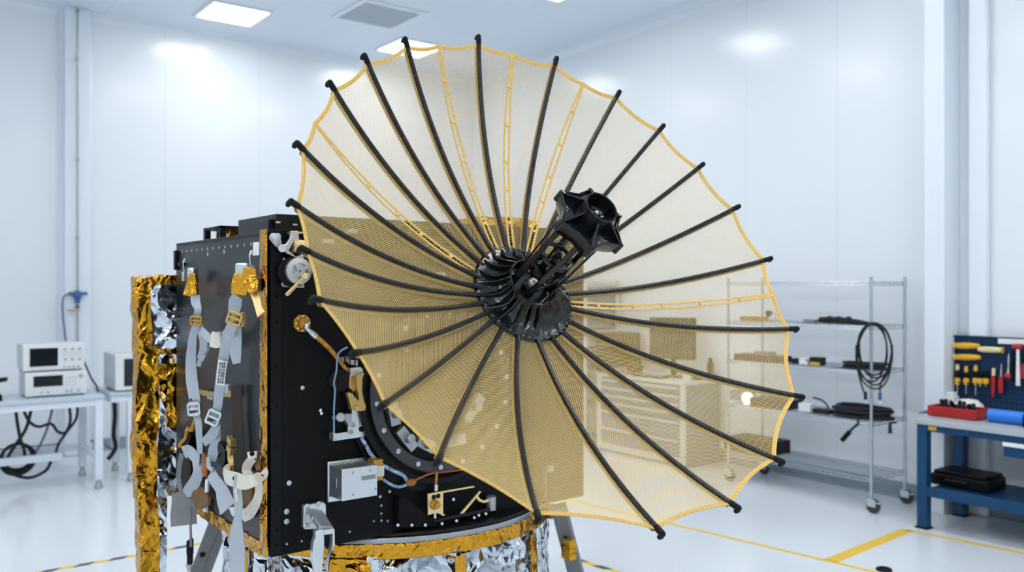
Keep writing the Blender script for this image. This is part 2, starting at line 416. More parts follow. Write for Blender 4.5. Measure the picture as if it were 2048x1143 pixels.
OFFM = -.018     # the mesh lies just behind the ribs
SEAMR = {k: (r if t == 'seam' else r - .022) for k, (a, r, t) in enumerate(RIBS)}
# --- wire mesh, gore by gore: two families of straight wires in each flat gore
verts = []; quads = []; nv = 0
RHO0 = .175; PITCH = .0068; WR = .00078
edge_pts = []
def gore(i):
    a0, r0, t0 = RIBS[i]; a1, r1, t1 = RIBS[(i + 1) % len(RIBS)]
    r0 = SEAMR[i]; r1 = SEAMR[(i + 1) % len(RIBS)]
    da = (a1 - a0) % 360
    A = np.array(er(a0)); B = np.array(er(a1)); n = np.array(NAX); V = np.array(HUBP)
    rm = (r0 + r1) / 2; th = math.tan(R_(da) / 2); sag = min(.0009 * da, .016)
    def S(s, t):                      # s along the bisector, t across
        rho = s / (rm * math.cos(R_(da) / 2)); hw = s * th
        w = np.clip(.5 + t / (2 * hw), 0, 1)[:, None]; rho = rho[:, None]
        return V + (A * r0 * (1 - w) + B * r1 * w) * rho + n * (HD * rho ** 2 + OFFM)
    cb = math.cos(R_(da) / 2); smax = rm * cb; s0 = RHO0 * rm
    def lim(s, t):
        w = .5 + t / (2 * s * th); return s <= smax * (1 - sag * 4 * w * (1 - w))
    return S, th, s0, smax, sag, lim
def add_wire(P, nrm):
    global nv
    k = len(P); d = np.gradient(P, axis=0); d /= np.linalg.norm(d, axis=1)[:, None]
    u = np.cross(d, nrm); u /= np.linalg.norm(u, axis=1)[:, None]; v = np.cross(d, u)
    ring = np.stack([P + WR * (u * math.cos(q) + v * math.sin(q)) for q in (0, 2.0944, 4.18879)], 1).reshape(-1, 3)
    verts.append(ring)
    b = nv + np.arange(k - 1)[:, None] * 3; j = np.arange(3)[None]; j2 = (j + 1) % 3
    quads.append(np.stack([b + j, b + j2, b + 3 + j2, b + 3 + j], -1).reshape(-1, 4)); nv += 3 * k
for i in range(len(RIBS)):
    S, th, s0, smax, sag, lim = gore(i)
    nn = np.array(NAX)
    for sg in (1, -1):
        step = PITCH * math.sqrt(2)
        c = -smax * th - 0.0
        for c in np.arange(s0 - smax * th - step, smax + smax * th + step, step):
            # wire t = sg*(s-c)
            s = np.linspace(s0, smax, 140); t = sg * (s - c)
            ok = (np.abs(t) <= s * th) & lim(s, t)
            if ok.sum() < 2: continue
            ss = s[ok]; lo, hi = ss[0], ss[-1]
            k = max(3, int((hi - lo) / .028) + 2); s = np.linspace(lo, hi, k); t = sg * (s - c)
            add_wire(S(s, t), nn)
VA = np.concatenate(verts).astype(np.float32); QA = np.concatenate(quads).astype(np.int32)
VA -= np.array(HUBP, dtype=np.float32)
me = bpy.data.meshes.new('mesh_reflector'); me.vertices.add(len(VA)); me.vertices.foreach_set('co', VA.ravel())
me.loops.add(QA.size); me.loops.foreach_set('vertex_index', QA.ravel()); me.polygons.add(len(QA))
me.polygons.foreach_set('loop_start', np.arange(0, QA.size, 4, dtype=np.int32)); me.update(calc_edges=True)
me.polygons.foreach_set('use_smooth', [True] * len(QA)); me.materials.append(M['wire'])
reflector = bpy.data.objects.new('mesh_reflector', me); COL.objects.link(reflector); reflector.parent = dish; WLOC[reflector.name] = V3(HUBP)
print('mesh wires', len(VA), len(QA))
# --- rim hem following the scalloped edge
rim = []
for i in range(len(RIBS)):
    S, th, s0, smax, sag, lim = gore(i)
    for w in np.linspace(0, 1, 9)[:-1]:
        s = smax * (1 - sag * 4 * w * (1 - w)); rim.append(V3(S(np.array([s]), np.array([(w - .5) * 2 * s * th]))[0]))
def hem(mb, pts, nrms, w, th=.0015):
    vs = []; fs = []; k = len(pts)
    for i in range(k):
        d = (pts[(i + 1) % k] - pts[i - 1]).normalized(); q = nrms[i]; sd = d.cross(q).normalized(); q = sd.cross(d)
        vs += [pts[i] - sd * w / 2 - q * th, pts[i] + sd * w / 2 - q * th, pts[i] + sd * w / 2 + q * th, pts[i] - sd * w / 2 + q * th]
    for i in range(k):
        j = (i + 1) % k
        for e in range(4): fs.append((i * 4 + e, i * 4 + (e + 1) % 4, j * 4 + (e + 1) % 4, j * 4 + e))
    mb.add(vs, fs)
def surf_n(p):
    q = p - HUBP; rad = q - NAX * q.dot(NAX); r = rad.length
    return (NAX - rad.normalized() * (2 * HD * r / 1.13)).normalized()
mb = MB(); hem(mb, rim, [surf_n(p) for p in rim], .016); mb.tube(rim + [rim[0]], .0028, 6)
obj('rim_hem', mb, M['hem'], dish, sharp=50)
# --- ribs (carbon tubes with end caps and a doubled mesh hem behind) and plain gold seams
for i, (a, rad, kind) in enumerate(RIBS):
    rhos = [.19 + (1 - .19) * k / 28 for k in range(29)]
    if kind == 'rib':
        mb = MB(); mb.tube([rp(a, rad, q) for q in rhos], [.0098 if k > 2 else .0105 for k in range(29)], 12)
        rb = obj('rib', mb, M['rib'], dish, sharp=60)
        tip = rp(a, rad, 1); nn = surf_n(tip); d = (rp(a, rad, 1) - rp(a, rad, .97)).normalized()
        mb = MB(); mb.cyl(tip - d * .03, tip + d * .004, .0112, 14); mb.ball(tip + d * .004, .0114, 12)
        mb.tube([tip + d * .002, tip - nn * .010 + d * .003, tip - nn * .020 - d * .004], [.0105, .010, .008], 10)
        obj('end_cap', mb, M['black'], rb)
        mb = MB(); hp = [rp(a, rad, q, -.020) for q in rhos[:-1]] + [rp(a, rad, .985, -.020)]
        mb.ribbon(hp, .021, [surf_n(p) for p in hp], .0016, 0)
        obj('rib_hem', mb, M['hem'], rb, label='gold hem of doubled mesh')
    else:
        mb = MB(); ed = er(a + 90)
        for sgn in (-1, 1):
            hp = [rp(a, rad, q, -.016) + ed * (sgn * (.004 + .0075 * min(1, (1 - q) * 4))) for q in rhos]
            mb.ribbon(hp, .0095, [surf_n(p) for p in hp], .0018, 0)
        for k in (5, 10, 14, 19, 24):
            p = rp(a, rad, rhos[k], -.015); mb.box(p, (.014, .014, .004), Matrix((E1, E2, NAX)).transposed())
        obj('mesh_seam', mb, M['hem'], dish, label='gold double seam without a rib')
# --- moulded hub with radial fins
mb = MB()
prof = [(.0, -.012), (.205, -.012), (.222, .0), (.223, .010), (.214, .018), (.19, .020), (.165, .026), (.14, .038), (.122, .058), (.112, .078), (.108, .092), (.101, .094), (.098, .088), (.096, .050), (.0, .046)]
mb.lathe(HUBP, NAX, prof, 96)
nf = 22
for k in range(nf):
    a = 360 * k / nf + 3; e = er(a); sd = er(a + 90); tw = .02 + .012 * math.sin(k * 2.3)
    lo = [(.105, .070), (.125, .050), (.15, .028), (.175, .018), (.212, .012)]
    hi = [(.107, .094), (.125, .082), (.15, .060), (.178, .038), (.212, .018)]
    vs = []; 
    for j, ((r, z), (r2, z2)) in enumerate(zip(lo, hi)):
        bend = math.sin(j / 4 * math.pi) * tw
        for q, w in ((-1, .014), (1, .014)): vs.append(HUBP + e * r + sd * (q * w + bend * .4) + NAX * z)
        for q, w in ((1, .0022), (-1, .0022)): vs.append(HUBP + e * r2 + sd * (q * w + bend) + NAX * z2)
    fs = []
    for j in range(4):
        for c in range(4): fs.append((j * 4 + c, j * 4 + (c + 1) % 4, j * 4 + 4 + (c + 1) % 4, j * 4 + 4 + c))
    fs += [(3, 2, 1, 0), (16, 17, 18, 19)]
    mb.add(vs, fs)
hub = obj('hub', mb, M['gloss'], dish, sharp=35)
for k in range(48):
    a = 360 * k / 48; obj('rivet', MB().ball(HUBP + er(a) * .2145 + NAX * .019, .0028, 6), M['screw'], hub)
for k in range(12):
    obj('brass_screw', MB().ball(HUBP + er(k * 30 + 10) * .085 + NAX * .052, .0045, 8), M['goldpl'], hub)
# --- feed tower: six flat struts, spoked ring, star shaped head with a deep round mouth
ZS = .495
ft = MB()
for k in range(6):
    a = k * 60 + 46; b0 = HUBP + er(a) * .084 + NAX * .05; b1 = HUBP + er(a + 14) * .092 + NAX * ZS
    nm = er(a + 90)
    ft.ribbon([b0, b0.lerp(b1, .35), b0.lerp(b1, .7), b1], [.036, .022, .020, .034], [(er(a) + er(a + 90) * .5)], .007, 4)
    if k % 2 == 0: ft.bar(b0.lerp(b1, .1), HUBP + er(a + 60) * .086 + NAX * .26, .006, .010, NAX)
feedt = obj('feed_tower', ft, M['gloss'], dish, .001)
mb = MB(); c = HUBP + NAX * .27; mb.torus(c, NAX, .062, .009, 40, 10)
for k in range(3): mb.bar(c + er(k * 120 + 20) * .018, c + er(k * 120 + 20) * .062, .010, .007, NAX)
mb.lathe(c, NAX, [(0, -.03), (.017, -.02), (.02, .0), (.012, .025), (0, .03)], 18)
c2 = HUBP + NAX * .19; mb.ringbox(c2, NAX, .048, .062, -.012, .012, 40)
for k in range(3): mb.bar(c2 + er(k * 120 + 50) * .055, c + er(k * 120 + 50) * .058, .008, .008, NAX)
obj('inner_ring', mb, M['gloss'], feedt)
mb = MB(); mb.lathe(HUBP, NAX, [(0, .046), (.034, .046), (.032, .07), (.026, .075), (0, .078)], 24); obj('socket', mb, M['blackm'], feedt)
mb = MB(); mb.ball(HUBP + NAX * .082, .0235, 20); obj('glass_cap', mb, M['glass'], feedt, label='small round clear cap')
# star head
star = MB(); pts = []
for k in range(12):
    a = k * 30 + 8; r = .150 if k % 2 == 0 else .112
    pts.append((a, r))
def layer(z, f): return [HUBP + er(a) * (r * f) + NAX * z for a, r in pts]
L0 = layer(ZS - .045, .84); L1 = layer(ZS - .012, .985); L2 = layer(ZS, 1); L3 = layer(ZS + .016, 1.0); L4 = [HUBP + er(a) * (.136 if k % 2 == 0 else .100) + NAX * (ZS + .018) for k, (a, r) in enumerate(pts)]
L5 = [HUBP + er(a) * .062 + NAX * (ZS + .026) for a, r in pts]
allv = L0 + L1 + L2 + L3 + L4 + L5; fs = []
for j in range(5):
    for k in range(12): fs.append((j * 12 + k, j * 12 + (k + 1) % 12, j * 12 + 12 + (k + 1) % 12, j * 12 + 12 + k))
fs += [tuple(range(12))[::-1], tuple(range(60, 72))]
star.add(allv, fs)
for k in range(0, 12, 2):      # webs from each point up to the mouth, raised rims
    a, r = pts[k]; e = er(a); o = HUBP + NAX * (ZS + .012)
    star.prism([(.050, 0), (r * .95, 0), (r * .97, .018), (r * .86, .02), (.075, .05), (.05, .07)], o - er(a + 90) * .004, e, NAX, er(a + 90), .008)
    p0 = HUBP + e * (r * .97) + NAX * (ZS + .02)
    for kk in (-1, 1):
        a2, r2 = pts[(k + kk) % 12]; star.bar(p0, HUBP + er(a2) * (r2 * .97) + NAX * (ZS + .02), .006, .016, NAX)
    star.cyl(HUBP + e * (r * .95) + NAX * (ZS - .02), HUBP + e * (r * .95) + NAX * (ZS + .026), .011, 10)
feedh = obj('feed_head', star, M['gloss'], dish, .0015, sharp=30)
mb = MB(); zt = .588
mb.lathe(HUBP, NAX, [(.052, ZS + .02), (.064, ZS + .02), (.063, zt - .010), (.066, zt - .008), (.066, zt), (.059, zt), (.058, zt - .05), (.050, ZS + .03)], 48, closed=True)
obj('mouth_ring', mb, M['blackm'], feedh)
mb = MB(); mb.lathe(HUBP, NAX, [(0, ZS + .055), (.02, ZS + .052), (.026, ZS + .045), (.034, ZS + .052), (.044, ZS + .045), (.058, ZS + .04), (.058, ZS + .02), (0, ZS + .02)], 40)
obj('feed_lens', mb, M['screen'], feedh)
mb = MB(); mb.ball(HUBP + NAX * (ZS + .058), .010, 12); obj('feed_tip', mb, M['glass'], feedh)
# --- rear support: backing can, elbow and arm down to the round mount on the front panel
mb = MB(); mb.cyl(HUBP - NAX * .012, HUBP - NAX * .16, .10, 32, .075); mb.cyl(HUBP - NAX * .16, HUBP - NAX * .2, .05, 24)
q = HUBP - NAX * .2
mb.tube([q, q + V3((0, .08, -.08)), V3((2.15, 3.12, 1.6)), V3((2.15, 3.24, 1.5)), V3((2.15, 3.33, 1.48))], [.05, .05, .055, .06, .07], 16, sub=4)
mb.cyl((2.15, 3.30, 1.48), (2.15, 3.355, 1.48), .12, 32)
obj('support_arm', mb, M['blackm'], dish)
# ------------------------------------------------------------------ satellite body
XL, YF, XR, YB, ZB, ZT = 1.337, 3.38, 3.046, 4.616, .865, 2.18
def Fp(px, py, off=0): return onY(px, py, YF - off)
def Lp(px, py, off=0): return onX(px, py, XL - off)
sat = thing('satellite', 'black boxy satellite body with gold foil edges behind the gold dish', 'satellite', ((XL + XR) / 2, (YF + YB) / 2, ZB))
obj('bus', MB().bb((XL + .03, YF + .03, ZB + .005), (XR - .03, YB - .03, ZT - .03)), M['black'], sat, .004)
sp = obj('side_panel', MB().bb((XL, YF + .045, ZB + .03), (XL + .028, YB, ZT - .01)), M['carbon_s'], sat, .002, 'charcoal side panel with a fine weave')
mb = MB()
for k in range(15):
    p = Lp(358 + (k / 14) * 160, 0); y = YB - .02 - (YB - YF - .12) * k / 14
    mb.cyl((XL - .002, y, ZT - .055), (XL + .001, y, ZT - .055), .007, 10)
for px, py in ((416, 508), (449, 503)): p = Lp(px, py); mb.cyl(p + V3((-.002, 0, 0)), p + V3((.002, 0, 0)), .010, 10)
obj('screw_row', mb, M['screw'], sp)
p = Lp(513, 497); mb = MB(); mb.box(p + V3((-.0015, 0, 0)), (.003, .065, .055)); obj('sticker', mb, M['label'], sp, label='small white sticker')
mb = MB(); p = Lp(356, 520); mb.box(p + V3((-.008, .01, 0)), (.016, .03, .10)); p = Lp(366, 528); mb.box(p + V3((-.01, 0, 0)), (.02, .05, .015)); obj('latch', mb, M['black'], sp, .002)
obj('top_panel', MB().bb((XL + .0, YF + .03, ZT - .03), (XR, YB, ZT - .012)), M['black'], sat, .002)
obj('right_panel', MB().bb((XR - .028, YF + .03, ZB), (XR, YB, ZT - .03)), M['carbon_f'], sat, .002)
obj('rear_panel', MB().bb((XL + .03, YB - .03, ZB), (XR - .03, YB, ZT - .03)), M['carbon_f'], sat, .002)
fp = obj('front_panel', MB().bb((XL + .012, YF, ZB - .012), (XR, YF + .03, ZT)), M['carbon_f'], sat, .003)
# bolt line down the front panel edge and scattered fasteners
mb = MB(); mb2 = MB()
for k, py in enumerate((516, 563, 592, 645, 728, 813, 893, 975, 1020, 1058, 1088)):
    obj('screw', MB().screw(Fp(553 + (k % 2) * 1, py, -.001), (0, -1, 0), .0075), M['screw'], fp)
for px, py, r in ((578, 965, .015), (573, 1022, .016), (573, 1042, .016), (605, 775, .013), (545, 728, .008), (573, 1087, .008), (603, 1081, .007), (699, 1062, .007), (760, 992, .010), (779, 982, .010), (762, 1010, .008), (762, 1026, .008), (762, 1040, .008), (747, 1041, .006), (803, 1050, .006), (824, 1049, .006), (775, 1041, .008)):
    obj('screw', MB().screw(Fp(px, py, -.001), (0, -1, 0), r * .72), M['screw'], fp)
mb = MB()
mb.bb((XL + .012, YF - .004, ZB), (XL + .055, YF + .001, ZT - .002)); obj('edge_angle', mb, M['black'], fp, .001)
mb = MB()
for px, py in ((641, 820), (643, 826)): mb.box(Fp(px, py, .001), (.010, .002, .012), Matrix.Rotation(.6, 3, 'Y'))
obj('paint_mark', mb, M['label'], fp)
# gold foil tape on the corner and along the bottom edge
def foil_strip(mb, a, b, side, nrm, w, amp, seg, seed, th=.003):
    a = V3(a); b = V3(b); side = V3(side); nrm = V3(nrm); n = seg; mW = 4; vs = []; fs = []
    for i in range(n + 1):
        for j in range(mW + 1):
            p = a.lerp(b, i / n) + side * (w * (j / mW - .5))
            q = p * 23 + V3((seed, seed * .7, 0))
            h = abs(noise.noise(q)) * amp + abs(noise.noise(q * 2.7)) * amp * .5
            jit = noise.noise(q * .8 + V3((9, 4, 2))) * w * .10 if j in (0, mW) else 0
            vs.append(p + nrm * (th + h) + side * jit)
    k = len(vs); vs += [a.lerp(b, i / n) + side * (w * (j / mW - .5)) for i in range(n + 1) for j in range(mW + 1)]
    c = mW + 1
    for i in range(n):
        for j in range(mW):
            q = (i * c + j, i * c + j + 1, (i + 1) * c + j + 1, (i + 1) * c + j); fs.append(q); fs.append(tuple(k + t for t in reversed(q)))
        fs.append((i * c, (i + 1) * c, k + (i + 1) * c, k + i * c)); fs.append((i * c + mW, k + i * c + mW, k + (i + 1) * c + mW, (i + 1) * c + mW))
    fs.append((*range(0, c), *reversed(range(k, k + c)))); fs.append((*reversed(range(n * c, n * c + c)), *range(k + n * c, k + n * c + c)))
    mb.add(vs, fs)
mb = MB(); foil_strip(mb, (XL - .001, YF + .036, ZB - .01), (XL - .001, YF + .036, ZT), (0, 1, 0), (-1, 0, 0), .066, .008, 60, 3)
obj('corner_foil', mb, M['goldtape'], sat, sharp=60, label='gold foil tape down the corner')
mb = MB(); foil_strip(mb, (XL - .001, YB, ZB + .012), (XL - .001, YF + .07, ZB + .012), (0, 0, 1), (-1, 0, 0), .055, .01, 60, 8)
obj('bottom_foil', mb, M['goldtape'], sat, sharp=60, label='gold foil tape along the bottom edge')
# boxes standing on the top
mb = MB(); a = onY(552, 427, YF + .06); TT = a.z
mb.bb((a.x, YF + .06, ZT - .012), (XR - .02, YF + .50, a.z)); mb.bb((a.x - .02, YF + .09, ZT - .012), (a.x, YF + .2, a.z - .02)); o = obj('top_box', mb, M['blackm'], sat, .004)
mb = MB()
for px, py in ((556, 444), (590, 449)): mb.box(onY(px, py, YF + .059), (.02, .004, .008))
obj('bracket', mb, M['screw'], o)
# rear frame with foil: seen above the side panel's far corner
mb = MB(); z0, z1 = ZT - .012, ZT + .07; xa, ya, xb, yb = XL + .12, 4.30, XL + .75, 4.56
for u, w in (((xa, ya), (xa + .03, yb)), ((xb - .03, ya), (xb, yb)), ((xa, ya), (xb, ya + .03)), ((xa, yb - .03), (xb, yb))):
    mb.bb((u[0], u[1], z0), (w[0], w[1], z0 + .018)); mb.bb((u[0], u[1], z1 - .014), (w[0], w[1], z1))
for x in (xa, xb - .03):
    for y in (ya, yb - .03): mb.bb((x, y, z0), (x + .03, y + .03, z1))
obj('rear_frame', mb, M['black'], sat, .002)
def foil_box(mb, a, b, cell, amp, seed=0, freq=7.):
    freq *= .62
    a = V3(a); b = V3(b); d = b - a; key = {}; vs = []; fs = []
    def vid(p):
        k = tuple(round(c, 4) for c in p)
        if k not in key:
            q = V3(p) * freq + V3((seed, seed * 1.3, seed * .6))
            vd = noise.voronoi(q)[0]; h = (vd[1] - vd[0]) * .7 + abs(noise.noise(q * 1.7)) * .6 - .35
            c = (a + b) / 2; o = V3([(p[i] - c[i]) / (d[i] / 2) for i in range(3)])
            m = max(abs(t) for t in o); nn = V3([t if abs(t) > m - .02 else 0 for t in o]).normalized()
            nv_ = noise.noise_vector(q * .8) * amp * .6
            key[k] = len(vs); vs.append(V3(p) + nn * (h * amp) + nv_)
        return key[k]
    for ax in range(3):
        u, w = (ax + 1) % 3, (ax + 2) % 3; nu = max(2, int(d[u] / cell)); nw = max(2, int(d[w] / cell))
        for side in (0, 1):
            for i in range(nu):
                for j in range(nw):
                    q = []
                    for di, dj in ((0, 0), (1, 0), (1, 1), (0, 1)):
                        p = [0, 0, 0]; p[ax] = (a, b)[side][ax]; p[u] = a[u] + d[u] * (i + di) / nu; p[w] = a[w] + d[w] * (j + dj) / nw; q.append(vid(p))
                    fs.append(tuple(q if side else q[::-1]))
    mb.add(vs, fs)
mb = MB(); foil_box(mb, (xa + .05, ya + .05, z0), (xb - .05, yb - .05, z1 - .02), .02, .012); obj('frame_foil', mb, M['gold'], sat, sharp=80)
mb = MB(); c = onY(985, 450, 3.75); foil_box(mb, (c.x - .22, 3.55, TT - .0), (c.x + .14, 3.8, TT + .05), .02, .02, 4); obj('foil_bundle', mb, M['gold'], sat, sharp=80, label='crumpled gold foil bundle on the roof')
# --- latch and hinge, top left of the front panel
def plate(mb, pts, off, t, fn=Fp):
    P = [fn(px, py, off) for px, py in pts]; o = P[0]
    mb.prism([((p - o).x, (p - o).z) for p in P], o, (1, 0, 0), (0, 0, 1), (0, -1, 0), t)
mb = MB(); s = 220 / 1143
def z1_(q): return [(540 + x * s, 430 + y * s) for x, y in q]
plate(mb, z1_([(200, 165), (275, 165), (285, 260), (230, 275), (190, 340), (165, 385), (110, 380), (95, 345), (115, 310), (150, 300), (190, 240)]), .02, .022)
plate(mb, z1_([(165, 355), (210, 385), (260, 430), (330, 400), (345, 430), (285, 475), (255, 450), (190, 410), (150, 390)]), .02, .014)
mb.cyl(Fp(*z1_([(128, 345)])[0], .018), Fp(*z1_([(128, 345)])[0], .06), .016, 18)
latch = obj('hinge', mb, M['alu'], sat, .003)
mb = MB(); mb.tube([Fp(*q, o) for q, o in zip(z1_([(30, 225), (55, 245), (78, 290), (95, 320)]), (.015, .03, .035, .02))], [.018, .02, .017, .012], 12, sub=4); mb.ball(Fp(*z1_([(75, 225)])[0], .02), .016); obj('pivot', mb, M['alud'], latch)
mb = MB(); mb.bb(Fp(*z1_([(180, 175)])[0], .0), Fp(*z1_([(340, 192)])[0], .045)); mb.cyl(Fp(*z1_([(235, 315)])[0], .035), Fp(*z1_([(340, 330)])[0], .035), .028, 18); obj('latch_pin', mb, M['goldpl'], latch)
mb = MB(); plate(mb, z1_([(130, 450), (330, 440), (340, 755), (120, 745), (100, 620), (105, 540)]), .0, .02); fan = obj('motor_plate', mb, M['alud'], sat, .003)
mb = MB(); c = Fp(*z1_([(225, 590)])[0], .02); mb.cyl(c, c + V3((0, -.02, 0)), .062, 36); obj('motor_cover', mb, M['black'], fan, .003)
mb = MB(); c = Fp(*z1_([(290, 580)])[0], .041); mb.lathe(c, (0, -1, 0), [(.0, 0), (.056, 0), (.054, .014), (.034, .018), (.030, .008), (.0, .008)], 36)
for k in range(4): mb.box(c + V3((.02 * math.cos(k * 1.57 + .5), -.016, .02 * math.sin(k * 1.57 + .5))), (.03, .012, .012), Matrix.Rotation(-(k * 1.57 + .5), 3, 'Y'))
obj('pulley', mb, M['alu'], fan)
mb = MB()
for q in ((148, 462), (135, 715)): mb.screw(Fp(*z1_([q])[0], .02), (0, -1, 0), .008)
obj('screws', mb, M['screw'], fan)
mb = MB(); plate(mb, z1_([(150, 815), (330, 640), (395, 605), (405, 625), (345, 665), (185, 835), (165, 842)]), .06, .012); mb.cyl(Fp(*z1_([(370, 630)])[0], .0), Fp(*z1_([(370, 630)])[0], .075), .012, 12); obj('lever', mb, M['goldpl'], sat, .002)
# --- coax connector and its amber cable
c = Fp(602, 646); mb = MB(); mb.prism([(.038 * math.cos(k * .785 + .39), .038 * math.sin(k * .785 + .39)) for k in range(8)], c, (1, 0, 0), (0, 0, 1), (0, -1, 0), .016); mb.cyl(c + V3((0, -.016, 0)), c + V3((0, -.035, 0)), .02, 18)
con = obj('connector', mb, M['amber'], sat, .002)
mb = MB()
for k in range(8): mb.ball(c + V3((.029 * math.cos(k * .785), -.017, .029 * math.sin(k * .785))), .0055, 8)
obj('screws', mb, M['goldpl'], con)
mb = MB(); P = [c + V3((0, -.03, 0)), c + V3((.005, -.05, -.005)), Fp(613, 655, .05), Fp(624, 666, .05), Fp(650, 688, .04), Fp(672, 712, .03), Fp(692, 738, .02), Fp(700, 752, .02)]
mb.tube(P[3:], .0105, 10, sub=6); cb = obj('cable', mb, M['amberc'], sat, label='amber wrapped cable')
mb = MB(); mb.tube(P[:4], .009, 10, sub=6); mb.cyl(Fp(622, 664, .05), Fp(632, 673, .05), .0125, 12); obj('elbow', mb, M['alu'], cb)
# --- blue wire loop
mb = MB(); mb.tube([Fp(x, y, .04) for x, y in ((695, 694), (683, 700), (675, 712), (673, 740), (668, 765), (670, 780), (668, 820), (668, 866))], .0045, 8, sub=6); obj('wire', mb, M['bluew'], sat, label='thin pale blue wire')
# --- clamp bracket stack left of the round mount
s2 = 260 / 1143
def z2(q): return [(640 + x * s2, 690 + y * s2) for x, y in q]
mb = MB(); plate(mb, z2([(240, 195), (330, 185), (370, 235), (300, 255), (300, 330), (245, 330)]), .02, .03); plate(mb, z2([(270, 560), (365, 560), (368, 660), (405, 700), (400, 745), (385, 755), (385, 800), (235, 822), (235, 720), (270, 660)]), .02, .012)
plate(mb, z2([(95, 765), (115, 755), (130, 770), (235, 757), (235, 822), (110, 840), (95, 830)]), .02, .012); mb.bb(Fp(*z2([(95, 760)])[0], .02), Fp(*z2([(118, 838)])[0], .06))
plate(mb, z2([(262, 320), (325, 320), (325, 570), (285, 570)]), .012, .014)
br = obj('mounting_bracket', mb, M['alu'], sat, .002)
mb = MB(); plate(mb, z2([(300, 255), (365, 235), (348, 290), (345, 400), (360, 480), (380, 530), (370, 565), (330, 575), (290, 565), (250, 560), (235, 480), (215, 420), (240, 405), (275, 440), (305, 480), (320, 470), (305, 400), (300, 330)]), .045, .03)
plate(mb, z2([(245, 255), (300, 255), (300, 400), (270, 400), (240, 370)]), .03, .02); mb.cyl(Fp(*z2([(330, 555)])[0], .07), Fp(*z2([(330, 555)])[0], .085), .012, 14)
obj('clamp', mb, M['brass'], br, .003, 'gold anodised clamp jaw')
mb = MB()
for q in ((288, 702), (368, 688), (270, 760)): mb.lathe(Fp(*z2([q])[0], .032), (0, -1, 0), [(0, 0), (.012, 0), (.012, .004), (.007, .005), (.005, .001), (0, .001)], 16)
obj('bolt', mb, M['alud'], br)
mb = MB(); q = Fp(*z2([(364, 735)])[0], .0315); mb.cyl(q, q + V3((0, -.002, 0)), .013, 18); obj('hole', mb, M['black'], br)
mb = MB(); plate(mb, z2([(150, 610), (200, 595), (265, 590), (265, 700), (235, 720), (205, 665)]), .0, .03); mb.cyl(Fp(*z2([(182, 632)])[0], .0), Fp(*z2([(182, 632)])[0], .06), .022, 20, .018); mb.cyl(Fp(*z2([(110, 635)])[0], .03), Fp(*z2([(165, 633)])[0], .03), .009, 12); obj('spool', mb, M['alud'], br, .002)
mb = MB()
for x, y, w, h in ((170, 100, 40, 45), (215, 95, 40, 55), (240, 125, 60, 45), (285, 130, 50, 50)): 
    a = Fp(*z2([(x, y)])[0], .03); b = Fp(*z2([(x + w, y + h)])[0], .065); mb.bb(a, b)
obj('switch_block', mb, M['alud'], br, .002)
mb = MB(); mb.cyl(Fp(680, 760, 0), Fp(680, 760, .025), .048, 28); obj('drum', mb, M['black'], br, .003)
# --- round gimbal mount
mc = V3((2.15, YF, 1.48))
mb = MB(); mb.ringbox(mc, (0, -1, 0), .33, .47, 0, .025, 72); mb.ringbox(mc, (0, -1, 0), .40, .43, .02, .05, 72); mb.cyl(mc, mc + V3((0, -.012, 0)), .34, 48); gm = obj('round_mount', mb, M['black'], sat, .003)
mb = MB(); mb.lathe(mc, (0, -1, 0), [(.325, .03), (.375, .03), (.378, .05), (.372, .056), (.328, .056)], 96, closed=True); obj('flange', mb, mat('anthracite flange', (.028, .030, .033), .35), gm)
for k in range(18):
    a = R_(k * 20 + 6); mb = MB(); mb.lathe(mc + V3((.351 * math.cos(a), -.056, .351 * math.sin(a))), (0, -1, 0), [(0, 0), (.011, 0), (.011, .003), (.007, .004), (.005, .001), (0, .001)], 14)
    obj('bolt', mb, M['screw'], gm)
mb = MB()
for a0, r, w in ((200, .27, .10), (228, .28, .12), (250, .26, .10), (285, .25, .12), (330, .2, .14)):
    a = R_(a0); c = mc + V3((r * math.cos(a), -.02, r * math.sin(a))); mb.box(c, (w, .05, .05), Matrix.Rotation(-(a + 1.4), 3, 'Y')); mb.cyl(c + V3((0, -.02, 0)), c + V3((0, -.06, .01)), .02, 14)
obj('gearing', mb, M['alud'], gm, .004)
# --- electronics box
a = Fp(655, 920); b = Fp(748, 992)
mb = MB(); x0 = Fp(653, 920).x; x1 = Fp(742, 915).x; z0 = Fp(653, 1004).z; z1 = Fp(653, 922).z
mb.bb((x0, YF - .014, z0), (x1, YF, z1)); eb = obj('electronics_box', mb, M['alu'], sat, .006)
mb = MB(); yy = YF - .135; c0 = onY(684, 938, yy); c1 = onY(755, 1000, yy)
ex0, ex1, ez1, ez0 = c0.x, c1.x, c0.z, onY(684, 1002, yy).z
mb.bb((ex0, yy, ez0), (ex1, YF - .014, ez1)); obj('housing', mb, M['alu'], eb, .003)
mb = MB()
for x, z in ((ex0 + .05, ez1 - .02), (ex1 - .035, ez1 - .02), (ex0 + .05, ez0 + .02), (ex1 - .01, ez0 + .03)): mb.cyl((x, yy - .001, z), (x, yy + .002, z), .006, 10)
obj('screws', mb, M['alud'], eb)
mb = MB(); mb.bb((ex1 - .075, yy - .001, (ez0 + ez1) / 2 + .008), (ex1 - .01, yy + .001, (ez0 + ez1) / 2 + .026)); obj('nameplate', mb, M['grey2'], eb)
mb = MB(); mb.bb((ex1, yy + .03, ez0 + .07), (ex1 + .05, yy + .1, ez1 - .015)); pl = obj('plug', mb, M['cream'], eb, .003)
obj('plug_tape', MB().bb((ex1 + .002, yy + .035, ez1 - .016), (ex1 + .048, yy + .095, ez1 + .012)), M['amber'], eb, .004); obj('plug_tape', MB().bb((ex1 + .002, yy + .035, ez0 + .052), (ex1 + .048, yy + .095, ez0 + .07)), M['amber'], eb, .004)
mb = MB()
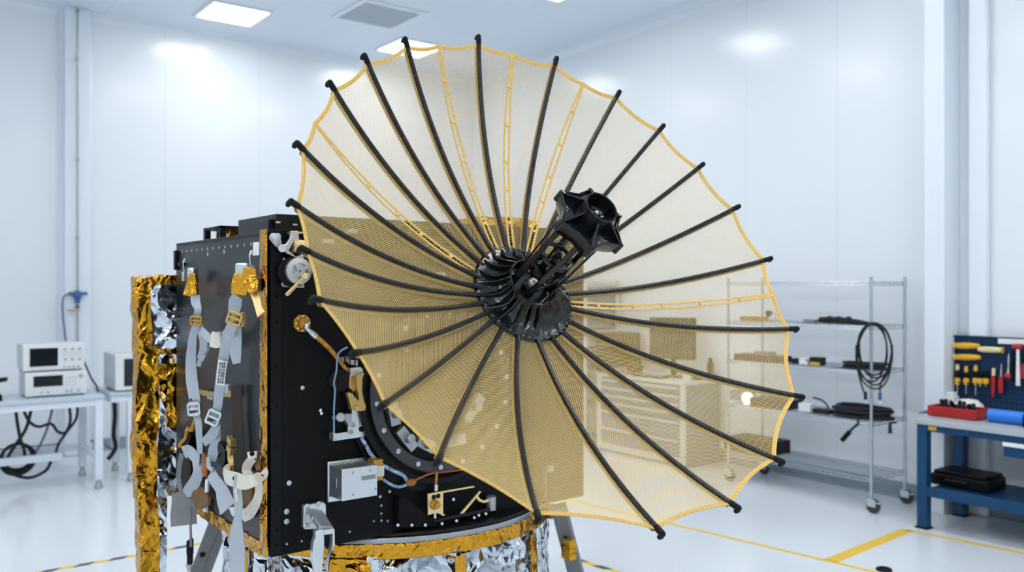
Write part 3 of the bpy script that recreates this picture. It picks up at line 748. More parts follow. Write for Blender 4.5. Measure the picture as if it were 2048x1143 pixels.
for x in (x0 + .012,):
    for z in (z0 + .03, (z0 + z1) / 2, z1 - .03): mb.cyl((x, YF - .014, z), (x, YF - .03, z), .007, 10)
for x in (x0 + .07, (x0 + x1) / 2, x1 - .02): mb.cyl((x, YF - .014, z1 - .012), (x, YF - .03, z1 - .012), .006, 10)
mb.bb((ex0 - .002, yy + .05, (ez0 + ez1) / 2 - .02), (ex0, yy + .08, (ez0 + ez1) / 2 + .02))
obj('standoffs', mb, M['screw'], eb)
# --- wire bundles
def bundle(name, pts, r, m, label):
    mb = MB(); mb.tube([Fp(x, y, o) for x, y, o in pts], r, 9, sub=7); return obj(name, mb, m, sat, label=label)
bundle('cable', [(722, 874, .03), (732, 890, .04), (742, 908, .05), (758, 925, .06), (785, 940, .06), (806, 950, .05), (816, 965, .05)], .0085, M['bluestripe'], 'blue and white wire bundle')
bundle('cable', [(766, 958, .06), (782, 968, .06), (798, 973, .06), (814, 968, .05)], .007, M['bluestripe'], 'blue and white wire bundle from the electronics box')
bundle('cable', [(816, 966, .05), (840, 955, .05), (866, 945, .05), (895, 942, .05), (930, 938, .04)], .005, M['orange'], 'orange wire behind the lower dish edge')
bundle('cable', [(873, 944, .05), (872, 962, .05), (870, 978, .045)], .007, M['amberc'], 'short amber cable into the gold bracket')
mb = MB(); mb.ball(Fp(822, 964, .055), .022, 10, (1.2, 1, .8)); obj('cable_tie', mb, M['orange'], sat)
# --- lower deck: black gusset, slotted frame, gold bracket with connector
s4 = 220 / 1181
def z4(q): return [(780 + x * s4, 930 + y * s4) for x, y in q]
mb = MB(); plate(mb, z4([(38, 315), (95, 320), (400, 545), (480, 640), (38, 640)]), .0, .05); obj('gusset', mb, M['carbon_f'], sat, .004)
mb = MB(); P = z4([(400, 545), (470, 578), (740, 515), (1060, 450), (1060, 490), (480, 605), (390, 560)]); plate(mb, P, .05, .015)
obj('lower_rail', mb, M['blackm'], sat, .003)
mb = MB(); plate(mb, z4([(395, 300), (555, 272), (890, 215), (900, 232), (560, 292), (560, 510), (585, 530), (560, 540), (510, 510), (450, 515), (398, 532)]), .06, .010); plate(mb, z4([(950, 270), (970, 280), (780, 510), (740, 515)]), .06, .010)
plate(mb, z4([(905, 335), (935, 318), (950, 350), (1000, 375), (1050, 350), (1050, 385), (1000, 402), (945, 385)]), .06, .01)
gb = obj('gold_bracket', mb, M['goldpl'], sat, .0015)
mb = MB()
for q in ((470, 340), (518, 328)): c = Fp(*z4([q])[0], .0705); mb.cyl(c, c + V3((0, -.002, 0)), .011, 16)
obj('hole', mb, M['black'], gb)
mb = MB(); c = Fp(*z4([(478, 418)])[0], .07); mb.ball(c, .026, 16, (1, .7, .9)); mb.cyl(c, c + V3((0, -.03, 0)), .014, 14); obj('connector', mb, M['amber'], gb)
mb = MB(); mb.cyl(c + V3((0, 0, -.02)), Fp(*z4([(484, 565)])[0], .07), .007, 10); mb.cyl(Fp(*z4([(495, 205)])[0], .06), Fp(*z4([(492, 270)])[0], .06), .010, 12); obj('plug_pin', mb, M['alu'], gb)
mb = MB(); a = Fp(*z4([(1085, 330)])[0], .03); mb.cyl(a, V3((a.x, a.y, ZB + .02)), .024, 18); obj('post', mb, M['alud'], sat, label='grey post on the lower deck')
mb = MB()
for q in ((715, 595), (905, 560), (955, 535), (1030, 520), (560, 625), (380, 640), (235, 640), (85, 640), (683, 365)): obj('stud', MB().cyl(Fp(*z4([q])[0], .0), Fp(*z4([q])[0], .075), .007, 10), M['screw'], sat)
# silver fittings and, higher up, blocks imitating white reflections, seen through the mesh
mb = MB()
for x0_, y0_, x1_, y1_ in ((690, 444, 716, 452), (640, 464, 668, 472), (688, 450, 694, 456), (787, 505, 797, 522), (868, 530, 892, 540), (1088, 918, 1108, 928), (1086, 918, 1093, 990), (806, 665, 818, 690), (1010, 700, 1016, 720)):
    obj('fitting_glint', MB().bb(Fp(x0_, y0_ + 14, 0), Fp(x1_, y1_ + 14, .03)), M['alud'], sat, .003)
# --- lifting lug at the bottom of the front panel, with its clevis leg
s3 = 200 / 941
def z3(q): return [(590 + x * s3, 900 + y * s3) for x, y in q]
mb = MB(); plate(mb, z3([(55, 505), (85, 500), (245, 472), (268, 500), (268, 700), (235, 722), (70, 730), (52, 715)]), .0, .03); lug = obj('lifting_lug', mb, M['alu'], sat, .005)
mb = MB()
for q in ((112, 525), (222, 502), (112, 708)): mb.screw(Fp(*z3([q])[0], .03), (0, -1, 0), .011)
obj('screws', mb, M['screw'], lug)
mb = MB()
A = [Fp(*z3([q])[0], o) for q, o in (((185, 575), .03), ((235, 650), .09), ((290, 740), .15))]
mb.ribbon(A, .062, (.25, -.3, .9), .022, 0)
mb.cyl(Fp(*z3([(135, 640)])[0], .03), Fp(*z3([(135, 640)])[0], .05), .020, 18); mb.cyl(Fp(*z3([(180, 640)])[0], .02), Fp(*z3([(180, 640)])[0], .09), .012, 14)
obj('arm', mb, M['alud'], lug, .003)
mb = MB()
def fplate(q, off, t): plate(mb, z3(q), off, t)
fplate([(165, 745), (215, 725), (248, 735), (248, 900), (232, 1040), (222, 1260), (172, 1260), (168, 1130), (140, 990), (146, 860), (165, 800)], .125, .03)
fplate([(322, 718), (346, 726), (348, 870), (300, 1000), (285, 1130), (285, 1260), (250, 1260), (262, 1130), (300, 980), (326, 860)], .125, .03)
fplate([(240, 735), (335, 715), (335, 770), (240, 782)], .13, .03)
fplate([(215, 1118), (295, 1118), (295, 1160), (215, 1160)], .12, .03)
obj('clevis_fork', mb, M['alu'], lug, .003)
# ------------------------------------------------------------------ round stand under the satellite
SC = V3((2.3, 4.1, 0))
st = thing('satellite_stand', 'round foil wrapped stand with silver blankets and gold tape carrying the satellite', 'stand', SC)
mb = MB(); mb.lathe(SC, (0, 0, 1), [(.70, .840), (.828, .840), (.832, .846), (.828, .857), (.81, .862), (.70, .862)], 96, closed=True); obj('deck_flange', mb, M['blackm'], st)
mb = MB(); mb.lathe(SC, (0, 0, 1), [(.78, .80), (.838, .80), (.842, .80), (.842, .834), (.838, .840), (.78, .840)], 128, closed=True); obj('ring', mb, M['ring'], st, label='bare metal ring')
def wrap(name, m, r0, z0, r1, z1, a0, a1, nu, nvv, amp, seed, freq, label, th=.0):
    mb = MB(); vs = []; fs = []
    for j in range(nvv + 1):
        for i in range(nu + 1):
            t = a0 + (a1 - a0) * i / nu; f = j / nvv; r = r0 + (r1 - r0) * f; z = z0 + (z1 - z0) * f
            q = V3((t * .9 * freq, z * freq * .8, seed)); q += noise.noise_vector(q * .7) * .5; vd = noise.voronoi(q)[0]
            q2 = V3((t * .9 * freq * 2.6 + z * 4, z * freq * 1.1, seed + 5)); vd2 = noise.voronoi(q2)[0]
            fold = abs(noise.noise(V3((t * 13 + seed, z * 2.2, 3))))
            r += amp * ((vd[1] - vd[0]) * 1.1 + (vd2[1] - vd2[0]) * .12 + fold * .35 - .4) + th
            vs.append((SC.x + r * math.cos(t), SC.y + r * math.sin(t), z))
    c = nu + 1
    for j in range(nvv):
        for i in range(nu): fs.append((j * c + i, (j + 1) * c + i, (j + 1) * c + i + 1, j * c + i + 1))
    mb.add(vs, fs); o = obj(name, mb, m, st, sharp=70, label=label); s_ = o.modifiers.new('sheet', 'SOLIDIFY'); s_.thickness = .004; s_.offset = -1; return o
PI = math.pi
for k, (a0, a1) in enumerate(((-2.20, -1.72), (-1.70, -1.16), (-1.14, -.3), (-2.95, -2.22), (-3.9, -2.97), (-.28, .8), (.82, 1.5), (1.52, 2.36))):
    wrap('silver_blanket', M['silver'], .845, .77, .875, .02, a0, a1, int(abs(a1 - a0) * 130), 80, .042, 2.3 * k + 1, 3.6, 'crinkled silver foil blanket')
wrap('gold_band', M['goldtape'], .843, .818, .850, .752, -PI, PI, 420, 10, .014, 40, 9, 'gold foil tape round the top edge', .008)
for k, t in enumerate((-1.71, -1.15, -2.21, -2.96, -.29, .81, 1.51, 2.37)):
    wrap('gold_tape', M['goldtape'], .85, .74, .88, .02, t - .032, t + .032, 8, 60, .008, 60 + k, 9, 'upright strip of gold foil tape', .018)
wrap('gold_patch', M['gold'], .85, .76, .87, .40, -2.42, -2.20, 26, 40, .03, 80, 8, 'loose gold foil patch by the lug', .02)
for k, t in enumerate((129, 39, -44)):
    t = R_(t); e = V3((math.cos(t), math.sin(t), 0)); sd = V3((-e.y, e.x, 0)); mb = MB()
    a = SC + e * (.95 if k < 2 else .905) + V3((0, 0, .80)); b = SC + e * (1.27 if k < 2 else 1.11) + V3((0, 0, .02))
    mb.bar(a, b, .075, .11, sd)
    mb.box(b + V3((0, 0, -.0099)), (.16, .16, .02)); mb.box(a - e * .035 + V3((0, 0, -.03)), (.10, .10, .05))
    lg = obj('leg', mb, M['plate'], st, .004)
    for f in (.2, .45, .7):
        p = a.lerp(b, f)
        for q in (-1, 1): obj('bolt', MB().cyl(p + sd * (.05 * q), p + sd * (.066 * q), .014, 12), M['black'], lg)
mb = MB(); p = atd(1138, 1097, 4.42); foil_box(mb, p - V3((.022, .03, .05)), p + V3((.022, .03, .05)), .012, .012, 3); obj('foil_wrap', mb, M['gold'], st, sharp=80)
# ------------------------------------------------------------------ foil wrapped post on the far left
fx0, fx1, fy0, fy1 = 1.15, 1.43, 4.665, 4.80
post = thing('foil_wrapped_post', 'gold and silver foil wrapped post standing behind the satellite side panel', 'foil post', ((fx0 + fx1) / 2, (fy0 + fy1) / 2, 0))
mb = MB(); foil_box(mb, (fx0 + .01, fy0 + .02, .85), (fx1, fy1, 2.0), .0135, .028, 2, 9); obj('upper_wrap', mb, M['gold'], post, sharp=80, label='wide crinkled gold foil wrap')
mb = MB(); foil_box(mb, (fx0 + .075, fy0 - .01, 1.63), (fx1 - .005, fy0 + .03, 1.965), .010, .026, 7, 9); obj('silver_sheet', mb, M['silver'], post, sharp=80, label='silver foil sheet over the gold')
mb = MB(); foil_box(mb, (fx0 + .105, fy0 - .01, .86), (fx1 - .005, fy0 + .03, 1.60), .010, .028, 17, 9); obj('silver_sheet', mb, M['silver'], post, sharp=80, label='lower silver foil sheet')
mb = MB(); foil_box(mb, (fx0 + .15, fy0 - .022, 1.22), (fx1 - .0, fy0 - .005, 1.55), .012, .014, 27, 12); obj('foil_flap', mb, M['gold'], post, sharp=80, label='gold foil flap')
mb = MB(); foil_box(mb, (fx0 + .03, fy0 + .025, .01), (fx0 + .125, fy1 - .02, .86), .0135, .014, 5, 9); obj('leg', mb, M['gold'], post, sharp=80, label='narrow gold foil leg')
mb = MB(); foil_box(mb, (fx0 + .127, fy0 + .03, .01), (fx0 + .165, fy1 - .02, .86), .0135, .008, 6, 9); obj('leg_edge', mb, M['silver'], post, sharp=80, label='silver foil leg edge')
# ------------------------------------------------------------------ harness straps hung on the side panel
KW = .66
CN = V3((-.62, -.78, 0))        # the webbing turns its face towards the room
def LP(pts, off): return [Lp(x, y, o if o is not None else off) for x, y, o in [(p if len(p) == 3 else (*p, None)) for p in pts]]
hn = thing('safety_harness', 'grey webbing safety harness hung in loops on the satellite side panel', 'harness', Lp(430, 540, .06))
def strap(pts, w, m='grey', off=.07, nrm=None, label=None, th=.004, name='strap', parent=None):
    w = [q * KW for q in w] if isinstance(w, list) else w * KW
    mb = MB(); mb.ribbon(LP(pts, off), w, nrm or CN, th, 7); return obj(name, mb, M[m], parent or hn, sharp=50, label=label)
s5 = 220 / 786
def a5(q): return [(340 + x * s5, 480 + y * s5) for x, y in q]
s6 = 220 / 693
def a6(q): return [(340 + x * s6, 780 + y * s6) for x, y in q]
# left shoulder
strap(a5([(180, 395), (185, 440), (200, 490), (190, 560)]), [.06, .07, .05, .05])
strap(a5([(205, 565), (170, 660), (155, 780), (150, 880), (155, 985), (165, 1060), (178, 1143)]) + a6([(150, 80), (155, 120)]), [.045, .055, .07, .08, .085, .08, .07, .06])
strap(a5([(200, 570), (222, 650), (240, 720), (235, 800), (215, 850)]), .055, off=.05)
strap(a5([(215, 850), (205, 900)]), .03, off=.05)
strap(a6([(160, 140), (178, 200), (185, 300), (190, 400)]), [.05, .05, .045, .035])
# right shoulder
strap(a5([(485, 400), (470, 440), (462, 480), (455, 530)]), [.07, .09, .08, .07])
strap(a5([(455, 590), (425, 660), (400, 760), (380, 860), (365, 960), (355, 1050), (345, 1143)]) + a6([(300, 100), (280, 170)]), [.07, .075, .07, .065, .065, .06, .06])
strap(a5([(470, 600), (475, 700), (470, 800), (478, 880)]), [.07, .07, .075, .05], off=.045)
strap(a6([(285, 190), (290, 230), (265, 280), (210, 330)]), [.055, .06, .07, .055])
strap(a6([(300, 200), (295, 300), (275, 380), (260, 440)]), [.04, .055, .075, .06], off=.05)
strap(a6([(258, 520), (280, 560), (320, 620), (345, 690), (365, 745)]), [.075, .085, .09, .11, .13], label='wide stitched strap end')
# chest strap
strap(a5([(220, 640), (270, 690), (300, 715)]), .055, off=.06)
strap(a5([(355, 700), (395, 670), (440, 620)]), .05, off=.06)
strap(a5([(300, 705), (330, 715), (362, 705)]), .10, 'cream', label='white chest buckle pad', th=.012)
strap(a5([(290, 715), (275, 780), (245, 820)]), .012, 'greyd', off=.06)
# leg loops
strap(a6([(85, 390), (120, 385), (165, 425), (185, 440)]), [.09, .09, .08, .07])
strap(a6([(170, 440), (178, 510), (160, 570), (120, 630), (95, 650)]), [.07, .07, .085, .09, .06])
strap(a6([(75, 400), (60, 480), (55, 560), (70, 640)]), .035, 'greyd')
strap(a6([(85, 640), (88, 720), (85, 790), (88, 850)]), [.17, .18, .19, .19], 'greyd', off=.075, label='wide dark grey strap end hanging free')
strap(a6([(240, 420), (245, 480), (270, 500)]), .03)
# buckles and hardware
mb = MB()
def buckle(mb, x, y, w, h, ang, off=.085):
    w *= .62; h *= .62
    c = Lp(x, y, off); ex = V3((.78, -.62, 0)); R = Matrix((ex, V3((-.62, -.78, 0)), V3((0, 0, 1)))).transposed() @ Matrix.Rotation(ang, 3, 'Y')
    for u in (-1, 1):
        mb.box(c + R @ V3((u * w / 2, 0, 0)), (.010, .014, h), R); mb.box(c + R @ V3((0, 0, u * h / 2)), (w, .014, .012), R)
    mb.box(c, (w, .010, .010), R)
for x, y, w, h, an in ((*a6([(152, 118)])[0], .085, .08, -.1), (*a6([(274, 172)])[0], .085, .09, .4)):
    mb = MB(); buckle(mb, x, y, w, h, an); obj('buckle', mb, M['alu'], hn, .002, 'metal adjuster buckle')
mb = MB(); buckle(mb, *a5([(462, 560)])[0], .09, .075, .35, .09); mb.box(Lp(*a5([(462, 560)])[0], .085), (.03, .03, .03)); obj('buckle', mb, M['brass'], hn, .003, 'dark brass shoulder buckle')
mb = MB(); mb.box(Lp(*a5([(520, 565)])[0], .04), (.01, .04, .06)); obj('tag', mb, M['brass'], hn)
mb = MB(); buckle(mb, *a5([(188, 575)])[0], .08, .06, .1, .08); obj('buckle', mb, M['amber'], hn, .003)
# label on the right strap
L_ = LP(a5([(378, 860), (367, 950), (360, 1035)]), .078); mb = MB(); mb.ribbon(L_, .038, CN, .003, 4); lb = obj('label', mb, M['label'], hn, label='white sewn label')
mb = MB(); side = V3((.78, -.62, 0))
for k in range(7):
    c = L_[0].lerp(L_[2], .12 + k * .125) + CN * .0035
    for u in (-.010, .001, .010):
        mb.box(c + side * u, (.006, .002, .012 if (k + int(u * 1000)) % 3 else .006), Matrix((side, -CN, V3((0, 0, 1)))).transposed())
obj('label_marks', mb, M['ink'], lb)
# foil wrapped shoulder hooks
def hook(x, y, flip, parent):
    mb = MB(); c = Lp(x, y, .02); mb.tube([c + V3((0, 0, -.02)), c + V3((-.008, 0, 0)), c + V3((-.012, 0, .035)), c + V3((-.003, .004, .055)), c + V3((0, .008, .04))], .0035, 8, sub=5); mb.box(c + V3((-.006, 0, -.03)), (.015, .035, .045)); return obj('hook', mb, M['alu'], parent, .003)
hook(*a5([(112, 215)])[0], 0, hn); hook(*a5([(590, 170)])[0], 0, hn)
for q0, q1, w in (((165, 235), (150, 400), [.03, .055, .075]), ((505, 240), (495, 390), [.05, .07, .065]), ((150, 260), (175, 390), [.02, .03, .03])):
    mb = MB(); a, b = a5([q0, q1]); mb.ribbon(LP([a, ((a[0] + b[0]) / 2, (a[1] + b[1]) / 2), b], .075), w, CN, .014, 5); obj('foil_sleeve', mb, M['goldtape'], hn, .004, 'gold foil sleeve')
for x, y, w in ((160, 235, .04), (522, 205, .06)):
    mb = MB(); c = Lp(*a5([(x, y)])[0], .05); mb.box(c, (.035, w, .05), Matrix.Rotation(.5, 3, 'Z')); mb.box(c + V3((.012, 0, -.02)), (.03, w * .6, .05)); obj('clip', mb, M['alu'], hn, .008, 'silver shoulder clip')
# separate bits beside the harness
def lone(name, segs, label, cat, group=None, origin=None):
    r = thing(name, label, cat, origin, group); return r
fs_ = lone('foil_strap', 0, 'gold foil covered strap beside the corner foil, high on the side panel', 'strap', None, Lp(500, 530, .03))
mb = MB(); mb.ribbon(LP(a5([(572, 195), (568, 260), (585, 320), (600, 370)]), .05), [.05, .06, .06, .035], CN, .010, 5); obj('sleeve', mb, M['goldtape'], fs_, .003)
mb = MB(); mb.ribbon(LP(a5([(600, 370), (620, 430), (635, 490), (652, 530)]), .04), [.035, .032, .03, .04], CN, .006, 5); obj('tail', mb, M['goldpl'], fs_, .002)
mb = MB(); a = Lp(*a5([(595, 315)])[0], .012); b = Lp(*a5([(655, 318)])[0], .012); mb.bar(a, b, .05, .008, (1, 0, 0)); obj('black_tab', mb, M['black'], fs_, .002)
bb_ = lone('belt', 0, 'dark brown webbing belt hanging straight down the side panel', 'belt', None, Lp(472, 780, .03))
mb = MB(); mb.ribbon(LP([(473, 770), (474, 830), (476, 880), (478, 925), (478, 945)], .03), .045, CN, .005, 6); obj('webbing', mb, M['brown'], bb_)
mb = MB()
for q in ((388, 318), (385, 372)): mb.box(Lp(*a6([q])[0], .05), (.025, .05, .03), Matrix.Rotation(.3, 3, 'X'))
mb.ribbon(LP(a6([(390, 360), (385, 420), (395, 470), (375, 500)]), .05), .03, CN, .01, 5); obj('keeper', mb, M['brass'], bb_, .006)
# gold banded rod across the harness
rd = lone('retaining_band', 0, 'thin gold band crossing behind the harness straps', 'band', None, Lp(420, 785, .03))
mb = MB(); mb.ribbon(LP(a5([(205, 1075), (250, 1092), (320, 1098), (440, 1095)]), .03), [.015, .025, .02, .03], (-1, 0, 0), .008, 6); obj('band', mb, M['brass'], rd)
mb = MB(); mb.box(Lp(*a5([(290, 1125)])[0], .02), (.012, .07, .015)); mb.box(Lp(*a5([(415, 1060)])[0], .03), (.02, .04, .04)); obj('clip', mb, M['alu'], rd, .003)
# black soft pouches behind the loops
for nm, pts, w, lbl in (('pouch', [(150, 270), (110, 330), (120, 480), (110, 580)], [.02, .12, .16, .08], 'black soft pouch inside the harness leg loop'), ('pouch', [(320, 330), (345, 400), (340, 470)], [.02, .10, .05], 'shiny black pouch beside the brown belt')):
    mb = MB(); mb.ribbon(LP(a6(pts), .028), w, (-1, 0, 0), .03, 6); o = obj(nm, mb, M['black'], None, .006, origin=Lp(*a6(pts)[1], .028)); tag(o, lbl, 'pouch')
t = lone('cord', 0, 'amber knotted cord with an orange knob among the harness loops', 'cord', None, Lp(400, 940, .03))
mb = MB(); mb.tube(LP(a6([(155, 185), (140, 250), (115, 240), (100, 300), (70, 330), (65, 350)]), .05), [.008, .011, .013, .009, .012, .014] , 8) ; obj('cord', mb, M['amber'], t)
mb = MB(); mb.ball(Lp(*a6([(222, 500)])[0], .06), .028, 12, (.6, 1, 1.2)); mb.cyl(Lp(*a6([(222, 500)])[0], .06), Lp(*a6([(215, 400)])[0], .05), .012, 8); obj('knob', mb, M['orange'], t)
mb = MB(); mb.ribbon(LP(a6([(165, 620), (200, 680), (250, 690)]), .05), [.06, .10, .03], (-1, -.3, .3), .02, 5); obj('pad', mb, M['tan'], t, .004)
mb = MB(); mb.tube(LP(a6([(236, 560), (232, 640)]), .06), .010, 8); mb.box(Lp(*a6([(222, 722)])[0], .02), (.015, .04, .06)); obj('tag', mb, M['label'], t, .003)
# cream leather loop with its long tail
lw = thing('leather_strap', 'cream leather strap ring with a long tail, low on the side panel by the corner', 'strap', Lp(490, 960, .06))
def ls(pts, w, off=.08, m='cream', nrm=None, th=.006, label=None):
    w = [q * KW for q in w] if isinstance(w, list) else w * KW
    mb = MB(); mb.ribbon(LP(a6(pts), off), w, nrm or CN, th, 7); return obj('strap', mb, M[m], lw, sharp=50, label=label)
mb = MB(); mb.ribbon([Lp(x, y, o) for (x, y), o in zip(a6([(400, 480), (368, 505), (365, 545), (420, 565), (470, 580), (530, 565), (585, 530), (590, 505)]), (.03, .05, .09, .12, .12, .10, .04, .015))], [.035, .055, .06, .06, .055, .045, .04, .035], [(-.7, -.7, .1), (-.5, -.85, .1)], .006, 7); obj('ring_strap', mb, M['cream'], lw)
ls([(430, 530), (425, 620), (432, 720), (428, 800), (420, 900), (422, 1000), (425, 1100), (428, 1150)], [.045, .05, .05, .045, .08, .095, .09, .085], .12, 'grey', label='long grey tail')
ls([(412, 540), (415, 620), (425, 700)], [.012, .012, .012], .125)
ls([(555, 545), (560, 630), (545, 700), (500, 770), (455, 800)], [.05, .045, .055, .075, .06], .05)
ls([(520, 430), (490, 470), (485, 510), (510, 540)], [.05, .06, .06, .05], .05)
ls([(517, 385), (520, 430)], [.06, .05], .05)
ls([(520, 430), (545, 450), (560, 500)], [.03, .03, .03], .03, 'tan')
ls([(385, 765), (420, 760), (470, 765)], [.06, .05, .04], .06)
mb = MB(); mb.ribbon(LP(a6([(500, 560), (490, 640), (470, 720), (440, 790)]), .03), [.08, .11, .10, .04], (-1, -.2, 0), .03, 6); obj('pad', mb, M['tan'], lw, .006, 'brown padded back')
mb = MB(); mb.screw(Lp(*a6([(518, 398)])[0], .055), CN, .010); mb.screw(Lp(*a6([(410, 553)])[0], .125), CN, .010); mb.screw(Lp(*a6([(578, 540)])[0], .05), CN, .008); obj('stud', mb, M['black'], lw)
# plug on its cord below the harness
t = thing('test_cable', 'small black plug hanging on a thin cord below the side panel', 'cable', Lp(381, 1030, .06))
mb = MB(); a = Lp(*a6([(128, 735)])[0], .06); b = Lp(*a6([(133, 985)])[0], .06); mb.tube([a, a.lerp(b, .5) + V3((0, .003, 0)), b], .006, 8, sub=4); obj('cord', mb, M['greyd'], t)
mb = MB(); ex = V3((.78, -.62, 0)); Rk = Matrix((ex, -CN, V3((0, 0, 1)))).transposed(); c = Lp(*a6([(126, 1030)])[0], .06)
mb.box(c + V3((0, 0, .03)), (.030, .024, .07), Rk); mb.box(c + V3((0, 0, -.02)), (.027, .02, .05), Rk); mb.box(c + V3((0, 0, .065)) + ex * .006, (.018, .022, .02), Rk); pg = obj('plug', mb, M['black'], t, .006)
mb = MB(); p = c + V3((0, 0, -.045)); mb.prism([(-.013, 0), (.013, 0), (.007, -.03), (-.004, -.034)], p + CN * .0, ex, (0, 0, 1), CN, .02); obj('plug_tip', mb, M['alud'], pg)
# ------------------------------------------------------------------ left bench and instruments by the back wall
def caster(parent, x, y, z, r=.035, m='rubber'):
    mb = MB(); mb.cyl((x, y, z - .02), (x, y, z), .018, 12); mb.bb((x - .022, y - .03, r * 1.3), (x + .022, y + .012, z - .018)); fk = obj('caster_fork', mb, M['alud'], parent, .003)
    mb = MB(); mb.cyl((x - .016, y - .012, r), (x + .016, y - .012, r), r, 20); obj('wheel', mb, M[m], fk, .003)
def bench(name, label, x0, x1, y0, y1, zt, inset=.05, shelf=True):
    t = thing(name, label, 'bench', ((x0 + x1) / 2, (y0 + y1) / 2, 0))
    obj('tabletop', MB().bb((x0, y0, zt - .035), (x1, y1, zt)), M['benchtop'], t, .006)
    mb = MB(); mb.bb((x0 + .02, y0 + .02, zt - .10), (x1 - .02, y0 + .05, zt - .035)); mb.bb((x0 + .02, y1 - .05, zt - .10), (x1 - .02, y1 - .02, zt - .035))
    mb.bb((x0 + .02, y0 + .05, zt - .10), (x0 + .05, y1 - .05, zt - .035)); mb.bb((x1 - .05, y0 + .05, zt - .10), (x1 - .02, y1 - .05, zt - .035)); obj('apron', mb, M['benchw'], t, .003)
    for x in (x0 + inset, x1 - .05):
        for y in (y0 + .05, y1 - .05):
            lg = obj('leg', MB().bb((x - .035, y - .035, .09), (x + .035, y + .035, zt - .035)), M['benchw'], t, .004)
            mb = MB(); mb.cyl((x, y, .05), (x, y, .09), .02, 14); mb.lathe((x, y, 0), (0, 0, 1), [(0, 0), (.035, 0), (.037, .03), (.025, .055), (0, .055)], 18); obj('foot', mb, M['alud'], lg)
    if shelf:
        mb = MB(); zz = .27; mb.bb((x0 + .05, y1 - .07, zz), (x1 - .05, y1 - .03, zz + .06)); obj('stretcher', mb, M['benchw'], t, .003)
        mb = MB(); mb.bb((x0 + .06, y0 + .40, zz - .02), (x1 - .3, y0 + .46, zz + .05)); mb.bb((x1 - .07, y0 + .05, zz), (x1 - .03, y1 - .05, zz + .05)); mb.bb((x0 + .03, y0 + .05, zz), (x0 + .07, y1 - .05, zz + .05)); obj('lower_bar', mb, M['benchw'], t, .003)
    return t
bx1 = 1.95; by0 = 9.02
bench('workbench', 'white workbench on the back wall side carrying the two stacked instruments', .05, bx1, by0, 9.86, .90)
bench('workbench', 'white bench half hidden behind the foil wrapped post', 2.02, 3.7, 9.18, 9.92, .90, inset=.21, shelf=False)
def instrument(name, label, x0, x1, y0, y1, z0, z1, scr, knobs, btns, cat, ports=()):
    t = thing(name, label, cat, ((x0 + x1) / 2, (y0 + y1) / 2, z0)); w = x1 - x0; h = z1 - z0
    obj('case', MB().bb((x0, y0 + .02, z0 + .015), (x1, y1, z1)), M['instrd'], t, .008)
    f = obj('front_panel', MB().bb((x0 - .004, y0, z0 + .012), (x1 + .004, y0 + .03, z1 + .003)), M['instr'], t, .008)
    u0, v0, u1, v1 = scr
    mb = MB(); sx0, sx1, sz0, sz1 = x0 + w * u0, x0 + w * u1, z0 + h * v0, z0 + h * v1
    for a, b in (((sx0 - .012, sz0 - .012), (sx1 + .012, sz0)), ((sx0 - .012, sz1), (sx1 + .012, sz1 + .012)), ((sx0 - .012, sz0), (sx0, sz1)), ((sx1, sz0), (sx1 + .012, sz1))): mb.bb((a[0], y0 - .004, a[1]), (b[0], y0 + .004, b[1]))
    obj('bezel', mb, M['instr'], t, .001)
    obj('screen', MB().bb((sx0, y0 - .002, sz0), (sx1, y0 + .004, sz1)), M['screen'], t)
    for u, v, r in knobs:
        mb = MB(); c = V3((x0 + w * u, y0, z0 + h * v)); mb.cyl(c, c + V3((0, -.014, 0)), r, 18, r * .9); obj('knob', mb, M['key'], t, .001)
    mb = MB()
    for u, v in btns: c = (x0 + w * u, y0 - .002, z0 + h * v); mb.box(c, (.013, .006, .007))
    if btns: obj('buttons', mb, M['key'], t, .001)
    mb = MB()
    for u, v in ports: c = V3((x0 + w * u, y0, z0 + h * v)); mb.cyl(c, c + V3((0, -.016, 0)), .009, 14)
    if ports: obj('ports', mb, M['alud'], t)
    mb = MB()
    for x in (x0 + .03, x1 - .03):
        for y in (y0 + .04, y1 - .04): mb.cyl((x, y, z0), (x, y, z0 + .016), .012, 10)
    obj('feet', mb, M['rubber'], t); return t
ix0, ix1 = 1.30, 1.82; iy = 9.2
zt1 = .90 + .235
instrument('signal_generator', 'lower wide white bench instrument with a narrow dark display', ix0, ix1, iy, iy + .42, .90, zt1, (.12, .42, .60, .86),
           [(.90, .78, .02), (.74, .2, .012), (.86, .2, .012)], [(.66 + .05 * i, .45 + .14 * j) for i in range(4) for j in range(3)], 'instrument', [(.25, .2), (.36, .2), (.66, .2)])
zt1b = zt1 + .004; zt2 = zt1 + .265
instrument('oscilloscope', 'white oscilloscope with a big dark screen, stacked on the lower instrument', ix0 - .02, ix1 - .02, iy, iy + .40, zt1b, zt2, (.10, .20, .56, .86),
           [(.68, .8, .014), (.80, .8, .014), (.92, .8, .014), (.68, .42, .014), (.80, .42, .014), (.92, .42, .014)], [(.64 + .045 * i, .56 + .1 * j) for i in range(8) for j in range(2)] + [(.16 + .07 * i, .09) for i in range(6)], 'oscilloscope', [(.66, .14), (.74, .14), (.82, .14), (.90, .14)])
mb = None
instrument('monitor_box', 'grey boxed monitor with a dark screen beside the foil wrapped post', 2.085, 2.62, 9.2, 9.72, .90, 1.27, (.14, .14, .92, .88), [], [], 'monitor')
